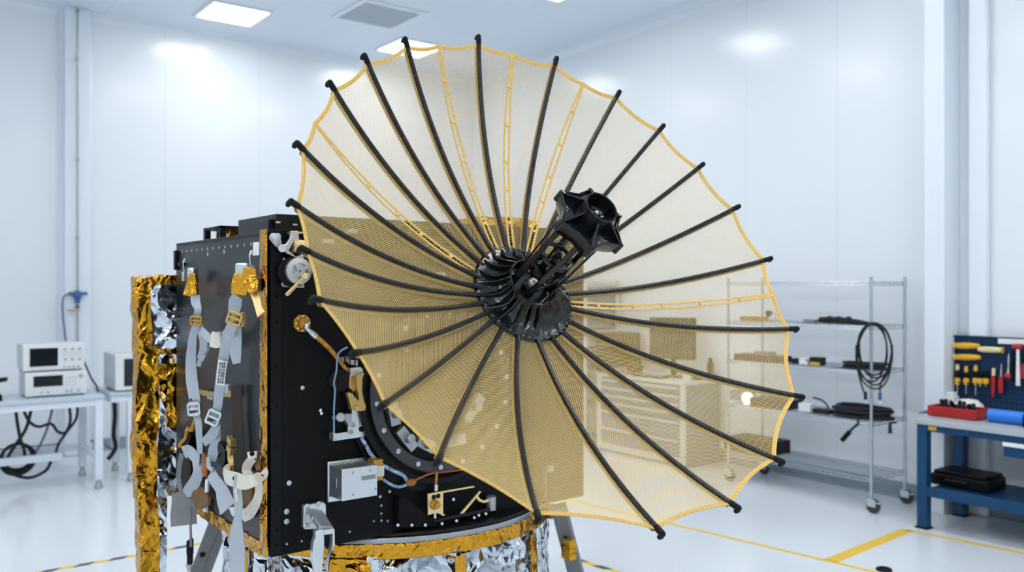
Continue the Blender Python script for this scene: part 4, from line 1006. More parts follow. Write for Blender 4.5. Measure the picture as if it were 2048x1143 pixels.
# things at the left end of the white bench
t = thing('tool_tray', 'black open tray of small parts at the left end of the white bench', 'tray', onY(20, 790, 9.35))
a = onY(-40, 796, 9.2); b = onY(48, 780, 9.2); mb = MB()
mb.bb((.55, 9.12, .90), (1.10, 9.5, .912)); mb.bb((.55, 9.12, .912), (1.10, 9.14, .955)); mb.bb((.55, 9.48, .912), (1.10, 9.5, .955)); mb.bb((.55, 9.14, .912), (.57, 9.48, .955)); mb.bb((1.08, 9.14, .912), (1.10, 9.48, .955))
obj('tray', mb, M['black'], t, .003)
mb = MB()
for k in range(9): mb.box((.62 + .05 * k, 9.2 + .12 * random.random(), .945), (.04, .05, .03 + .03 * random.random()), Matrix.Rotation(random.random() * 2, 3, 'Z'))
obj('small_parts', mb, M['key'], t, .003)
o = obj('cable_bundle', MB().tube([(.5, 9.55, 1.0), (.8, 9.53, 1.06), (1.0, 9.54, .99), (1.08, 9.56, 1.05), (1.2, 9.62, 1.06)], .014, 8, sub=6).tube([(.9, 9.58, .913), (1.0, 9.55, .95), (1.05, 9.54, 1.02), (1.2, 9.64, 1.04)], .012, 8, sub=6), M['cable'], origin=(.9, 9.5, .913))
tag(o, 'black cables rising behind the tray towards the stacked instruments', 'cable')
o = obj('cable', MB().tube([(1.84, 9.45, 1.22), (1.90, 9.40, 1.04), (1.968, 9.45, .93), (1.985, 9.5, .80), (2.05, 9.6, .35)], .009, 8, sub=6), M['cable'], origin=(1.9, 9.45, .93))
tag(o, 'thin cable sloping from the stacked instruments over the bench end', 'cable')
s7 = 1 / 2.597
def hang(pts, r, label, y=9.5, m='cable', grp=None):
    P = [onY(x * s7, 560 + yy * s7, y + dy) for x, yy, dy in [(p if len(p) == 3 else (*p, 0)) for p in pts]]
    for p in P: p.z = max(p.z, r + .004)
    o = obj('hanging_cable', MB().tube(P, r, 8, sub=7), M[m], origin=P[0]); tag(o, label, 'cable', 'cables under the white bench')
hang([(80, 655), (90, 740), (105, 820), (125, 880), (130, 930)], .015, 'straight dark cable, leftmost of those under the white bench')
hang([(115, 655), (150, 730), (200, 760), (265, 745), (300, 785), (340, 790), (365, 730), (360, 655)], .014, 'dark cable in a wavy double loop under the white bench', 9.45)
hang([(165, 655), (135, 770), (70, 870), (35, 940), (60, 1000), (150, 1025), (235, 990), (265, 940)], .016, 'dark cable sagging in a big loop near the floor under the bench', 9.55)
hang([(275, 655), (245, 770), (205, 860), (165, 920)], .012, 'slim grey cable slanting down to the coil under the bench', 9.6, 'cableg')
hang([(402, 655), (395, 720), (345, 790), (305, 850), (285, 910)], .013, 'dark cable curving down nearest the right bench leg', 9.5)
c = onY(92 * s7, 560 + 930 * s7, 9.55); mb = MB()
for k in range(3): mb.torus(c + V3((0, .02 * k, .01 * k)), (0.1 * k, 1, .1), .15 - .012 * k, .014, 40, 8)
o = obj('cable_coil', mb, M['cable'], origin=c); tag(o, 'round coil of dark cable hanging under the white bench', 'cable')
hang([(590, 590), (597, 700), (590, 800), (600, 870), (560, 930)], .022, 'thick black cord falling between the two white benches', 9.75)
hang([(470, 835), (520, 830), (560, 865), (590, 880)], .010, 'thin grey cable between the two white benches', 9.8, 'cableg')
# ------------------------------------------------------------------ wire shelving on the right wall
sx0, sx1 = 6.99, 7.54; sy1, sy0 = 5.60, 4.07
sh = thing('wire_shelf', 'chrome wire shelving unit on casters against the right wall', 'shelf', ((sx0 + sx1) / 2, (sy0 + sy1) / 2, 0))
LV = (1.985, 1.60, 1.21, .77, .29)
for x in (sx0, sx1):
    for y in (sy0, sy1):
        mb = MB(); mb.cyl((x, y, .13), (x, y, 2.02), .0135, 16); mb.cyl((x, y, 2.02), (x, y, 2.03), .016, 16)
        for z in LV: mb.cyl((x, y, z - .035), (x, y, z + .012), .021, 16, .018)
        ps = obj('post', mb, M['chrome'], sh)
        mb = MB(); mb.bb((x - .026, y - .05, .055), (x - .019, y + .03, .115)); mb.bb((x + .019, y - .05, .055), (x + .026, y + .03, .115)); mb.bb((x - .026, y - .04, .108), (x + .026, y + .03, .118)); mb.cyl((x, y, .115), (x, y, .14), .012, 12); mb.bb((x - .02, y - .085, .088), (x + .02, y - .045, .10)); obj('caster_fork', mb, M['alu'], ps, .003)
        mb = MB(); mb.cyl((x - .016, y - .018, .062), (x + .016, y - .018, .062), .062, 28); mb.cyl((x - .018, y - .018, .062), (x + .018, y - .018, .062), .03, 20); obj('wheel', mb, M['rubber'], ps, .005)
for z in LV:
    mb = MB()
    for x in (sx0, sx1):
        mb.cyl((x, sy0, z), (x, sy1, z), .0045, 8); mb.cyl((x, sy0, z - .028), (x, sy1, z - .028), .0045, 8)
        pts = []; k = 26
        for i in range(k + 1): pts.append((x, sy0 + (sy1 - sy0) * i / k, z - (.001 if i % 2 else .027)))
        mb.tube(pts, .0028, 6)
    for y in (sy0, sy1):
        mb.cyl((sx0, y, z), (sx1, y, z), .0045, 8); mb.cyl((sx0, y, z - .028), (sx1, y, z - .028), .0045, 8)
        k = 10; mb.tube([(sx0 + (sx1 - sx0) * i / k, y, z - (.001 if i % 2 else .027)) for i in range(k + 1)], .0028, 6)
    n = 58
    for i in range(1, n): y = sy0 + (sy1 - sy0) * i / n; mb.cyl((sx0, y, z + .002), (sx1, y, z + .002), .0025, 6)
    for f in (.25, .5, .75): x = sx0 + (sx1 - sx0) * f; mb.cyl((x, sy0, z - .003), (x, sy1, z - .003), .0035, 6)
    obj('wire_deck', mb, M['chrome'], sh)
SXm = 7.15
def S(px, py, x=SXm): return onX(px, py, x)
def sit(z): return z + .0048
# second level
p0, p1 = S(1640, 644), S(1738, 644); z = sit(1.60)
mb = MB(); mb.tube([(SXm, p0.y, z + .032), (SXm, p0.y * .6 + p1.y * .4, z + .034), (SXm, p1.y * .8 + p0.y * .2, z + .022), (SXm + .02, p1.y, z + .012)], [.028, .032, .024, .012], 12, sub=5)
for k in range(3): y = p0.y + (p1.y - p0.y) * (.2 + .2 * k); mb.cyl((SXm, y - .012, z + .036), (SXm, y + .012, z + .036), .036, 14)
o = obj('tool_roll', mb, M['cable'], origin=(SXm, (p0.y + p1.y) / 2, z)); tag(o, 'long black strapped bundle on the second wire shelf down', 'bundle')
p0 = S(1622, 648); o = obj('adapter', MB().bb((SXm - .04, p0.y - .06, z), (SXm + .04, p0.y + .06, z + .035)), M['grey2'], None, .006, origin=(SXm, p0.y, z)); tag(o, 'small grey box beside the black bundle, second wire shelf down', 'box')
p0, p1 = S(1485, 643), S(1532, 643); o = obj('long_case', MB().bb((SXm - .05, p1.y, z), (SXm + .05, p0.y, z + .045)), M['amber'], None, .008, origin=(SXm, (p0.y + p1.y) / 2, z)); tag(o, 'long amber case on the second wire shelf, seen through the mesh', 'case')
p0 = S(1535, 632); t = thing('desk_lamp', 'small bent lamp on the second wire shelf, seen through the mesh', 'lamp', (SXm + .12, p0.y, z))
mb = MB(); mb.cyl((SXm + .12, p0.y, z), (SXm + .12, p0.y, z + .015), .05, 20); mb.tube([(SXm + .12, p0.y, z + .01), (SXm + .12, p0.y - .01, z + .06), (SXm + .12, p0.y + .03, z + .09)], .006, 8, sub=5); obj('stem', mb, M['alud'], t)
mb = MB(); mb.lathe((SXm + .12, p0.y + .03, z + .085), (0, 1, -.3), [(.008, 0), (.03, .03), (.035, .06), (0, .05)], 18); obj('shade', mb, M['black'], t)
# third level
z = sit(1.21)
def cube(name, px0, px1, h, m, label, cat, z, x=SXm, dx=.09, parts=None):
    y0, y1 = S(px1, 700, x).y, S(px0, 700, x).y; o = obj(name, MB().bb((x - dx / 2, y0, z), (x + dx / 2, y1, z + h)), M[m], None, .005, origin=(x, (y0 + y1) / 2, z)); tag(o, label, cat); WLOC[o.name] = V3((x, (y0 + y1) / 2, z)); return o, y0, y1
cube('power_brick', 1588, 1601, .05, 'cable', 'black power brick beside the white block on the third wire shelf', 'power brick', z)
o, y0, y1 = cube('connector_block', 1603, 1621, .055, 'label', 'small white block with an orange corner on the third wire shelf', 'block', z)
obj('corner', MB().bb((SXm - .047, y0 - .001, z + .03), (SXm - .043, y0 + .02, z + .055)), M['amber'], o)
o, y0, y1 = cube('tape_measure', 1624, 1647, .075, 'cable', 'black box with a yellow base on the third wire shelf', 'box', z)
obj('base_stripe', MB().bb((SXm - .048, y0 + .01, z + .004), (SXm - .042, y1 - .01, z + .03)), M['yellow'], o)
cube('black_case', 1480, 1572, .06, 'cable', 'long flat black case on the third wire shelf, behind the mesh', 'case', z, dx=.2)
cube('pouch', 1515, 1545, .035, 'grey2', 'grey pouch on top of the flat black case behind the mesh', 'pouch', z + .06, dx=.12)
def coil(name, c, rx, ry, r, n, label, axis='z', m='cable'):
    mb = MB()
    for k in range(n):
        pts = []; f = 1 - .05 * (k % 4); q = k * .9
        for i in range(33):
            t = 2 * PI * i / 32; w = 1 + .04 * math.sin(3 * t + q)
            if axis == 'z': pts.append(V3(c) + V3((rx * f * w * math.cos(t), ry * f * w * math.sin(t), r + r * 1.5 * (k // 2) + .004 * math.sin(2 * t + q))))
            else: pts.append(V3(c) + V3((.012 * k + .01 * math.sin(t * 2 + q), rx * f * w * math.sin(t), ry * f * w * math.cos(t))))
        mb.tube(pts, r, 8)
    o = obj(name, mb, M[m], origin=c); return tag(o, label, 'cable')
p0 = S(1730, 738, 7.2); coil('cable_coil', (7.2, p0.y, z), .13, .20, .011, 6, 'flat black cable coil lying on the third wire shelf')
# hanging coil from the front right post, with two plug ends
t = thing('cable_loop', 'large loose black cable loop hung over the shelving post', 'cable', S(1750, 645, 6.955))
mb = MB(); c = S(1750, 700, 6.945)
for k, (rx, ry, dz, dy) in enumerate(((.155, .235, 0, 0), (.135, .22, .01, .01), (.165, .28, -.045, -.008), (.14, .245, -.02, .015), (.15, .26, -.03, -.02))):
    pts = []
    for i in range(41):
        q = 2 * PI * i / 40; pts.append(c + V3((-.010 * k - .004, dy + rx * math.sin(q) * (1 + .08 * math.sin(2 * q + k)), dz + ry * math.cos(q))))
    mb.tube(pts, .0075, 8)
for pxs in (((1712, 690), (1714, 730), (1722, 765), (1729, 786)), ((1785, 690), (1778, 730), (1762, 765), (1760, 782))):
    mb.tube([S(*q, 6.935) for q in pxs], .0075, 8, sub=5)
mb.bb((6.94, c.y - .02, 1.61), (7.01, c.y + .02, 1.622)); obj('loop', mb, M['cable'], t)
for (px, py, m) in ((1731, 793, 'cable'), (1760, 794, 'blueplug')):
    mb = MB(); p = S(px, py, 6.935); mb.cyl(p + V3((0, 0, .045)), p - V3((0, 0, .025)), .014, 12); pg = obj('plug', mb, M[m], t, label='blue plug' if m == 'blueplug' else 'black plug')
    mb = MB(); mb.cyl(p - V3((0, 0, .025)), p - V3((0, 0, .05)), .010, 12); obj('plug_tip', mb, M['label'], pg)
# fourth level
z = sit(.77)
p0 = S(1725, 835, 7.22); coil('cable_coil', (7.22, p0.y, z), .16, .27, .016, 8, 'thick flat black cable coil on the fourth wire shelf')
t = thing('cable', 'black cable end drooping from the fourth wire shelf', 'cable', S(1715, 850, 6.96))
mb = MB(); mb.tube([V3((7.1, S(1720, 0).y, z + .02)), S(1716, 846, 6.965), S(1705, 856, 6.955), S(1695, 868, 6.95)], .011, 8, sub=5); obj('cord', mb, M['cable'], t)
mb = MB(); mb.tube([S(1699, 863, 6.95), S(1684, 880, 6.945)], .022, 12); obj('plug', mb, M['black'], t)
o = obj('drooping_cable', MB().tube([V3((7.05, S(1782, 0, 6.97).y, z + .02)), S(1780, 845, 6.965), S(1780, 866, 6.96)], [.010, .012, .017], 10), M['cable'], origin=S(1780, 845, 6.965)); tag(o, 'short black cable end hanging by the shelf post', 'cable')
o, y0, y1 = cube('power_adapter', 1602, 1625, .075, 'label', 'white power adapter on the fourth wire shelf', 'adapter', z)
o = obj('looped_cable', MB().tube([(SXm + .0, y0 - .005, z + .02), (SXm + .06, y0 - .05, z + .014), (SXm + .1, y0 - .10, z + .04), (SXm + .1, y0 - .04, z + .10), (SXm + .1, y0 + .06, z + .12)], .009, 8, sub=6), M['cable'], origin=(SXm, y0 - .05, z)); tag(o, 'black cord looping behind the white power adapter', 'cable')
cube('power_strip', 1630, 1662, .04, 'cable', 'low black box between the adapter and the thick coil', 'box', z)
cube('black_case', 1515, 1590, .085, 'cable', 'black case on the fourth wire shelf, behind the mesh', 'case', z, dx=.25)
c = S(1495, 808, 7.1); o = obj('globe_lamp', MB().ball((7.1, c.y, z + .062), .058, 24).cyl((7.1, c.y, z), (7.1, c.y, z + .012), .035, 20), mat('lit globe', (.9, .9, .9), .4, emit=(1, .99, .96, 1.2)), origin=(7.1, c.y, z)); tag(o, 'bright white globe on the fourth wire shelf behind the mesh', 'lamp')
cube('storage_box', 1470, 1500, .10, 'grey2', 'grey storage box at the far end of the fourth wire shelf', 'box', z, x=7.34, dx=.2)
z = sit(.29)
cube('storage_case', 1470, 1560, .13, 'cable', 'dark storage case on the bottom wire shelf, behind the mesh', 'case', z, x=7.25, dx=.35)
# ------------------------------------------------------------------ drawer cabinet with a monitor, seen through the mesh
cx0, cx1, cy0, cy1 = 7.08, 7.66, 6.25, 7.62
cab = thing('drawer_cabinet', 'pale metal drawer cabinet against the right wall behind the mesh dish', 'cabinet', ((cx0 + cx1) / 2, (cy0 + cy1) / 2, 0))
obj('carcass', MB().bb((cx0 + .02, cy0, .0), (cx1, cy1, .885)), M['cabd'], cab, .004)
mb = MB(); mb.bb((cx0 - .004, cy0, .03), (cx0 + .02, cy0 + .07, .885)); mb.bb((cx0 - .004, cy1 - .07, .03), (cx0 + .02, cy1, .885)); mb.bb((cx0 - .004, cy0 + .07, .03), (cx0 + .02, cy1 - .07, .10)); obj('frame', mb, M['cab'], cab, .003)
obj('worktop', MB().bb((cx0 - .02, cy0 - .015, .885), (cx1, cy1 + .015, .92)), M['cab'], cab, .004)
zs = (.10, .30, .50, .60, .69, .78, .87)
for k in range(len(zs) - 1):
    dr = obj('drawer', MB().bb((cx0 - .006, cy0 + .08, zs[k] + .006), (cx0 + .018, cy1 - .08, zs[k + 1] - .006)), M['cabd'], cab, .002)
    mb = MB(); mb.bb((cx0 - .028, cy0 + .09, zs[k + 1] - .034), (cx0 - .006, cy1 - .09, zs[k + 1] - .012)); obj('handle', mb, M['cab'], dr, .003)
def monitor():
    c = V3((7.40, 6.70, .92)); ang = R_(24); Rz = Matrix.Rotation(-ang, 3, 'Z') ; t = thing('computer_monitor', 'dark flat computer monitor standing on the drawer cabinet', 'monitor', c)
    nx = V3((-math.cos(ang) , -math.sin(ang), 0)); ny = V3((math.sin(ang), -math.cos(ang), 0)); Rm = Matrix((ny, nx, V3((0, 0, 1)))).transposed()
    ctr = c + V3((0, 0, .44)) + nx * .03
    obj('casing', MB().box(ctr, (.54, .03, .47), Rm), M['black'], t, .006)
    obj('screen', MB().box(ctr + nx * .0155, (.50, .003, .43), Rm), M['screen'], t)
    mb = MB(); mb.box(c + V3((0, 0, .15)), (.06, .03, .28), Rm); mb.box(c + V3((0, 0, .008)), (.24, .18, .016), Rm); obj('stand', mb, M['black'], t, .004)
monitor()
zc = .92
def onc(px, x): return onX(px, 700, x).y
y0 = onc(1258, 7.4); y1 = onc(1216, 7.4)
t = thing('computer_tower', 'dark computer tower on the far end of the drawer cabinet', 'computer', (7.4, (y0 + y1) / 2, zc))
obj('case', MB().bb((7.2, y0, zc), (7.6, y1, zc + .47)), M['black'], t, .012)
mb = MB(); mb.bb((7.194, y0 + .03, zc + .36), (7.2, y1 - .03, zc + .39)); mb.bb((7.194, y0 + .03, zc + .31), (7.2, y1 - .03, zc + .34)); obj('drive_bay', mb, M['grey2'], t)
y = onc(1268, 7.35); o = obj('headphones', MB().torus((7.35, y, zc + .13), (1, .2, 0), .09, .016, 30, 8).cyl((7.33, y - .10, zc + .07), (7.37, y - .06, zc + .07), .05, 18).cyl((7.33, y + .06, zc + .07), (7.37, y + .10, zc + .07), .05, 18).bb((7.31, y - .08, zc), (7.41, y + .08, zc + .02)), M['black'], origin=(7.35, y, zc)); tag(o, 'dark headphones on a stand beside the computer tower', 'headphones')
y = onc(1300, 7.22); o = obj('keyboard', MB().bb((7.12, y - .24, zc), (7.27, y + .2, zc + .022)), M['black'], None, .004, origin=(7.2, y, zc)); WLOC[o.name] = V3((7.2, y, zc)); tag(o, 'black keyboard on the drawer cabinet in front of the monitor', 'keyboard')
mb = MB()
for i in range(4):
    for j in range(14): mb.bb((7.13 + i * .033, y - .225 + j * .03, zc + .022), (7.13 + i * .033 + .026, y - .225 + j * .03 + .024, zc + .028))
obj('keys', mb, M['grey2'], o)
y = onc(1374, 7.3); o = obj('mug', MB().lathe((7.3, y, zc), (0, 0, 1), [(0, 0), (.04, 0), (.045, .01), (.047, .11), (.043, .11), (.04, .015), (0, .012)], 24).torus((7.3, y - .058, zc + .055), (1, 0, 0), .028, .006, 20, 8), M['label'], origin=(7.3, y, zc)); tag(o, 'white mug beside the monitor on the drawer cabinet', 'mug')
y = onc(1421, 7.6); o = obj('bottle', MB().lathe((7.6, y, zc), (0, 0, 1), [(0, 0), (.036, 0), (.038, .01), (.038, .17), (.028, .19), (.024, .2), (.024, .235), (0, .235)], 20), M['black'], origin=(7.6, y, zc)); tag(o, 'slim black bottle at the near end of the drawer cabinet', 'bottle')
y = onc(1395, 7.45); o = obj('tool_case', MB().bb((7.36, y - .08, zc), (7.52, y + .12, zc + .05)).bb((7.40, y - .05, zc + .05), (7.48, y + .08, zc + .07)), M['cable'], None, .005, origin=(7.45, y, zc)); tag(o, 'flat black case on the near end of the drawer cabinet', 'case')
y = onc(1250, 7.13); o = obj('parts_tray', MB().bb((7.07, y - .05, zc), (7.19, y + .2, zc + .035)).bb((7.09, y, zc + .035), (7.17, y + .14, zc + .08)), M['grey2'], None, .004, origin=(7.2, y, zc)); tag(o, 'grey parts tray in front of the computer tower', 'tray')
# equipment rack further along the wall
t = thing('equipment_rack', 'tall equipment rack beyond the drawer cabinet, at the dish centre', 'rack', (7.4, 8.2, 0))
rx0, ry0, ry1 = 7.1, 7.85, 8.5
mb = MB()
for x in (rx0, 7.64):
    for y in (ry0, ry1): mb.bb((x - .02, y - .02, 0), (x + .02, y + .02, 2.02))
mb.bb((rx0, ry0 + .02, 1.98), (7.64, ry1 - .02, 2.0)); obj('frame', mb, M['cab'], t, .003)
for z0, z1, m in ((.15, .5, 'cab'), (.55, .82, 'cab'), (.92, 1.18, 'cabd'), (1.22, 1.40, 'cab'), (1.45, 1.72, 'cabd'), (1.75, 1.94, 'cabd')):
    u = obj('rack_unit', MB().bb((rx0 - .01, ry0 + .022, z0), (7.6, ry1 - .022, z1)), M[m], t, .004)
    mb = MB()
    for y in (ry0 + .06, ry1 - .06): mb.bb((rx0 - .04, y - .008, z0 + .05), (rx0 - .01, y + .008, z1 - .05))
    obj('handle', mb, M['alu'], u, .003)
# ------------------------------------------------------------------ blue workbench and tool board on the right
wx0, wx1, wy1, wy0, wz = 6.84, 7.56, 3.62, 1.55, .885
wb = thing('tool_bench', 'blue steel workbench with a grey worktop on the right', 'workbench', ((wx0 + wx1) / 2, (wy0 + wy1) / 2, 0))
obj('worktop', MB().bb((wx0, wy0, wz - .045), (wx1, wy1, wz)), M['benchgrey'], wb, .004)
for x, y, m in ((wx0 + .055, wy1 - .06, 'blue'), (wx0 + .055, wy0 + .06, 'blue'), (wx1 - .05, wy1 - .06, 'blue'), (wx1 - .05, wy0 + .06, 'blue')):
    lg = obj('leg', MB().bb((x - .04, y - .04, .012), (x + .04, y + .04, wz - .045)), M[m], wb, .004); obj('foot', MB().bb((x - .05, y - .05, 0), (x + .05, y + .05, .012)), M['black'], lg)
mb = MB(); mb.bb((wx0 + .03, wy0 + .03, wz - .10), (wx0 + .06, wy1 - .10, wz - .045)); mb.bb((wx0 + .06, wy1 - .05, wz - .10), (wx1 - .09, wy1 - .03, wz - .045)); obj('apron', mb, M['blue'], wb, .002)
mb = MB(); mb.bb((wx0 + .03, wy0 + .1, .27), (wx1 - .03, wy1 - .101, .33)); mb.bb((wx0 + .02, wy0 + .1, .265), (wx0 + .03, wy1 - .101, .35)); obj('lower_shelf', mb, M['blue'], wb, .003)
p = onX(1864, 843, wx0 + .028); obj('label_plate', MB().bb((wx0 + .027, p.y - .035, wz - .085), (wx0 + .031, p.y + .03, wz - .055)), M['yellow'], wb)
dy1 = onX(2007, 880, wx0 + .03).y
dr = obj('drawer', MB().bb((wx0 + .03, wy0 + .3, .675), (wx1 - .15, dy1, .785)), M['blue'], wb, .003)
mb = MB(); mb.bb((wx0 + .005, wy0 + .32, .755), (wx0 + .03, dy1 - .002, .785)); obj('handle', mb, M['label'], dr, .004)
# bench top things
def W(px, py, z): return onZ(px, py, z)
z = wz
o = obj('cutting_mat', MB().add([(*W(px, py, z).xy, zz) for zz in (z + .0004, z + .004) for px, py in ((1836, 826), (1912, 829), (1962, 815), (1880, 811))], [(0, 1, 2, 3), (4, 7, 6, 5), (0, 4, 5, 1), (1, 5, 6, 2), (2, 6, 7, 3), (3, 7, 4, 0)]), M['mat_b'], origin=(7.0, 3.4, z)); tag(o, 'blue work mat at the near corner of the blue workbench', 'mat')
c = onX(1918, 820, 7.17); t = thing('tool_tray', 'red open tray filled with black tools on the blue workbench', 'tray', (7.17, c.y, z)); y0, y1 = c.y - .19, c.y + .2; xa, xb = 7.05, 7.29
zt = z + .085
mb = MB(); mb.bb((xa, y0, z + .0045), (xb, y1, z + .015)); mb.bb((xa, y0, z + .015), (xa + .012, y1, zt)); mb.bb((xb - .012, y0, z + .015), (xb, y1, zt)); mb.bb((xa + .012, y0, z + .015), (xb - .012, y0 + .012, zt)); mb.bb((xa + .012, y1 - .012, z + .015), (xb - .012, y1, zt)); obj('tray', mb, M['red'], t, .004)
mb = MB(); random.seed(3)
for k in range(7): mb.tube([(xa + .05 + .14 * random.random(), y0 + .05 + k * .045, z + .05), (xa + .05 + .14 * random.random(), y0 + .08 + k * .045, z + .11 + .02 * random.random())], .016, 10)
mb.bb((xa + .014, y0 + .014, z + .015), (xb - .014, y1 - .014, z + .06)); obj('tools', mb, M['black'], t, .003)
c = onX(1937, 795, 7.43); o = obj('cap', MB().lathe((7.43, c.y, z), (0, 0, 1), [(0, .0), (.12, .0), (.125, .02), (.11, .08), (.07, .115), (0, .125)], 28).bb((7.40, c.y - .22, z), (7.50, c.y - .10, z + .012)), M['label'], None, origin=(7.43, c.y, z)); tag(o, 'white rounded cap behind the red tray', 'cap')
c = onX(1900, 790, 7.48); o = obj('parts_box', MB().bb((7.44, c.y - .05, z), (7.54, c.y + .06, z + .13)).bb((7.45, c.y - .04, z + .13), (7.53, c.y + .02, z + .16)), M['label'], None, .006, origin=(7.48, c.y, z)); tag(o, 'small white box standing against the blue tool board', 'box')
c = onX(2014, 815, 7.12); t = thing('plastic_roll', 'bright blue plastic roll lying on the blue workbench', 'roll', (7.12, c.y, z)); mb = MB(); mb.cyl((7.12, c.y - .13, z + .052), (7.12, c.y + .13, z + .052), .052, 28); obj('roll', mb, M['bluel'], t, .004); mb = MB(); mb.cyl((7.12, c.y - .16, z + .052), (7.12, c.y - .13, z + .052), .04, 20); obj('end_plug', mb, M['black'], t, .003)
c = onX(2046, 822, 7.05); o = obj('black_pouch', MB().bb((6.98, c.y - .16, z + .005), (7.10, c.y - .02, z + .05)), M['black'], None, .012, origin=(7.04, c.y, z)); tag(o, 'black pouch beside the bright blue roll', 'pouch')
def sheet(px, lbl, k):
    q = [W(x, y, z) for x, y in px]; zz = z + .0045 + .001 * k
    o = obj('paper_sheet', MB().add([(a.x, a.y, b) for b in (zz, zz + .0009) for a in q], [(3, 2, 1, 0), (4, 5, 6, 7), (0, 1, 5, 4), (1, 2, 6, 5), (2, 3, 7, 6), (3, 0, 4, 7)]), M['paper'], origin=(q[0].x, q[0].y, zz)); tag(o, lbl, 'paper')
sheet([(1915, 830), (2010, 842), (2044, 828), (1960, 818)], 'white paper sheet in front of the red tray', 0)
sheet([(2012, 836), (2070, 846), (2080, 830), (2030, 824)], 'white paper sheet under the bright blue roll end', 1)
t = thing('screwdriver', 'small brown handled screwdriver lying on the paper', 'screwdriver', W(1985, 829, z + .012)); a, b, c2 = W(1962, 825, z + .014), W(1980, 829, z + .014), W(2005, 832, z + .014)
mb = MB(); mb.tube([a, b], .008, 10); obj('handle', mb, M['amber'], t); mb = MB(); mb.tube([b, c2], .004, 8); mb.tube([c2, W(2016, 831, z + .014)], .012, 10); obj('shaft', mb, M['cable'], t)
t = thing('tool_bag', 'flat black soft case on the lower shelf of the blue workbench', 'bag', onX(1920, 965, 7.2)); zs_ = .33
ya, yb_ = onX(1978, 960, 7.05).y, onX(1868, 960, 7.1).y
mb = MB(); mb.bb((7.03, ya, zs_ + .002), (7.36, yb_, zs_ + .10)); obj('body', mb, M['black'], t, .02, segs=3)
mb = MB(); mb.bb((7.05, ya + .02, zs_ + .10), (7.34, yb_ - .02, zs_ + .125)); obj('lid', mb, M['black'], t, .01); mb = MB(); mb.tube([(7.03, ya + .15, zs_ + .06), (7.0, ya + .17, zs_ + .065), (7.0, ya + .3, zs_ + .065), (7.03, ya + .32, zs_ + .06)], .010, 8, sub=4); obj('handle', mb, M['cable'], t)
# pegboard
PX = 7.60
pz1 = onX(1903, 672, PX).z; py1 = onX(1903, 700, PX).y
pb = thing('pegboard', 'dark blue perforated tool board above the blue workbench', 'tool board', (PX, (py1 + 1.6) / 2, .80))
mb = MB(); mb.bb((PX, 1.6, .80), (PX + .02, py1, pz1))
for i in range(34):
    for j in range(17):
        y = py1 - .05 - i * .04; zz = pz1 - .05 - j * .04
        mb.add([(PX - .0006, y - .006, zz - .006), (PX - .0006, y + .006, zz - .006), (PX - .0006, y + .006, zz + .006), (PX - .0006, y - .006, zz + .006)], [(0, 1, 2, 3)], 1)
obj('board', mb, [M['blued'], M['black']], pb)
mb = MB(); mb.bb((PX - .012, 1.6, pz1 - .0), (PX + .022, py1 + .004, pz1 + .012)); mb.bb((PX - .012, py1, .80), (PX + .022, py1 + .012, pz1)); mb.bb((PX + .02, py1 - .08, 0), (PX + .06, py1 - .02, .86)); mb.bb((PX + .02, 1.7, 0), (PX + .06, 1.76, .86)); obj('board_frame', mb, M['blued'], pb, .002)
s8 = 1 / 2.487
def B(zx, zy, off=.03): return onX(1820 + zx * s8, 640 + zy * s8, PX - off)
def pegtool(name, label, cat, loc, parts, group=None):
    t = thing(name, label, cat, loc, group)
    mbh = MB(); mbh.tube([loc + V3((0, 0, .0)), V3((PX - .001, loc.y, loc.z))], .003, 6)
    for nm, mbx, m in parts: obj(nm, mbx, M[m], t)
    obj('peg_hook', mbh, M['alud'], t)
def rod(a, b, r, n=12, r2=None):
    mb = MB(); rr = r if isinstance(r, list) else [r, r]
    a, b = V3(a), V3(b); d = (b - a); pts = [a + d * k / (len(rr) - 1) for k in range(len(rr))]; mb.tube(pts, rr, n); return mb
for (xa_, xb_, y_, m, lbl) in ((217, 347, 125, 'yellow', 'yellow handled tool laid level at the top of the tool board'), (217, 350, 182, 'yellow', 'yellow handled tool below the topmost one on the tool board'), (340, 463, 143, 'pale', 'pale yellow tool bar beside the yellow ones')):
    a, b = B(xa_, y_), B(xb_, y_ + (6 if m == 'pale' else 3)); md = a.lerp(b, .5)
    t = thing('hand_tool', lbl, 'tool', md); k = .028 if m != 'pale' else .026
    obj('handle', rod(a, b, [.018, .026, k, k, .024, .018], 14), M[m], t)
    mb = MB(); mb.cyl(a, a.lerp(b, .06), .028, 14); 
    if m == 'pale': mb = rod(a.lerp(b, .94), b, .028)
    obj('collar', mb, M['yellow'] if m == 'pale' else M['pale'], t)
    mb = MB()
    for f in (.2, .8): p = a.lerp(b, f); mb.tube([p, V3((PX - .001, p.y, p.z))], .006, 6)
    obj('peg_hook', mb, M['alud'], t)
a, b = B(432, 103), B(700, 110); o = obj('metal_rule', MB().bb((PX - .012, b.y, a.z - .022), (PX - .002, a.y, a.z + .022)), M['label'], None, .002, origin=(PX - .005, (a.y + b.y) / 2, a.z)); tag(o, 'long pale metal rule along the top of the tool board', 'rule')
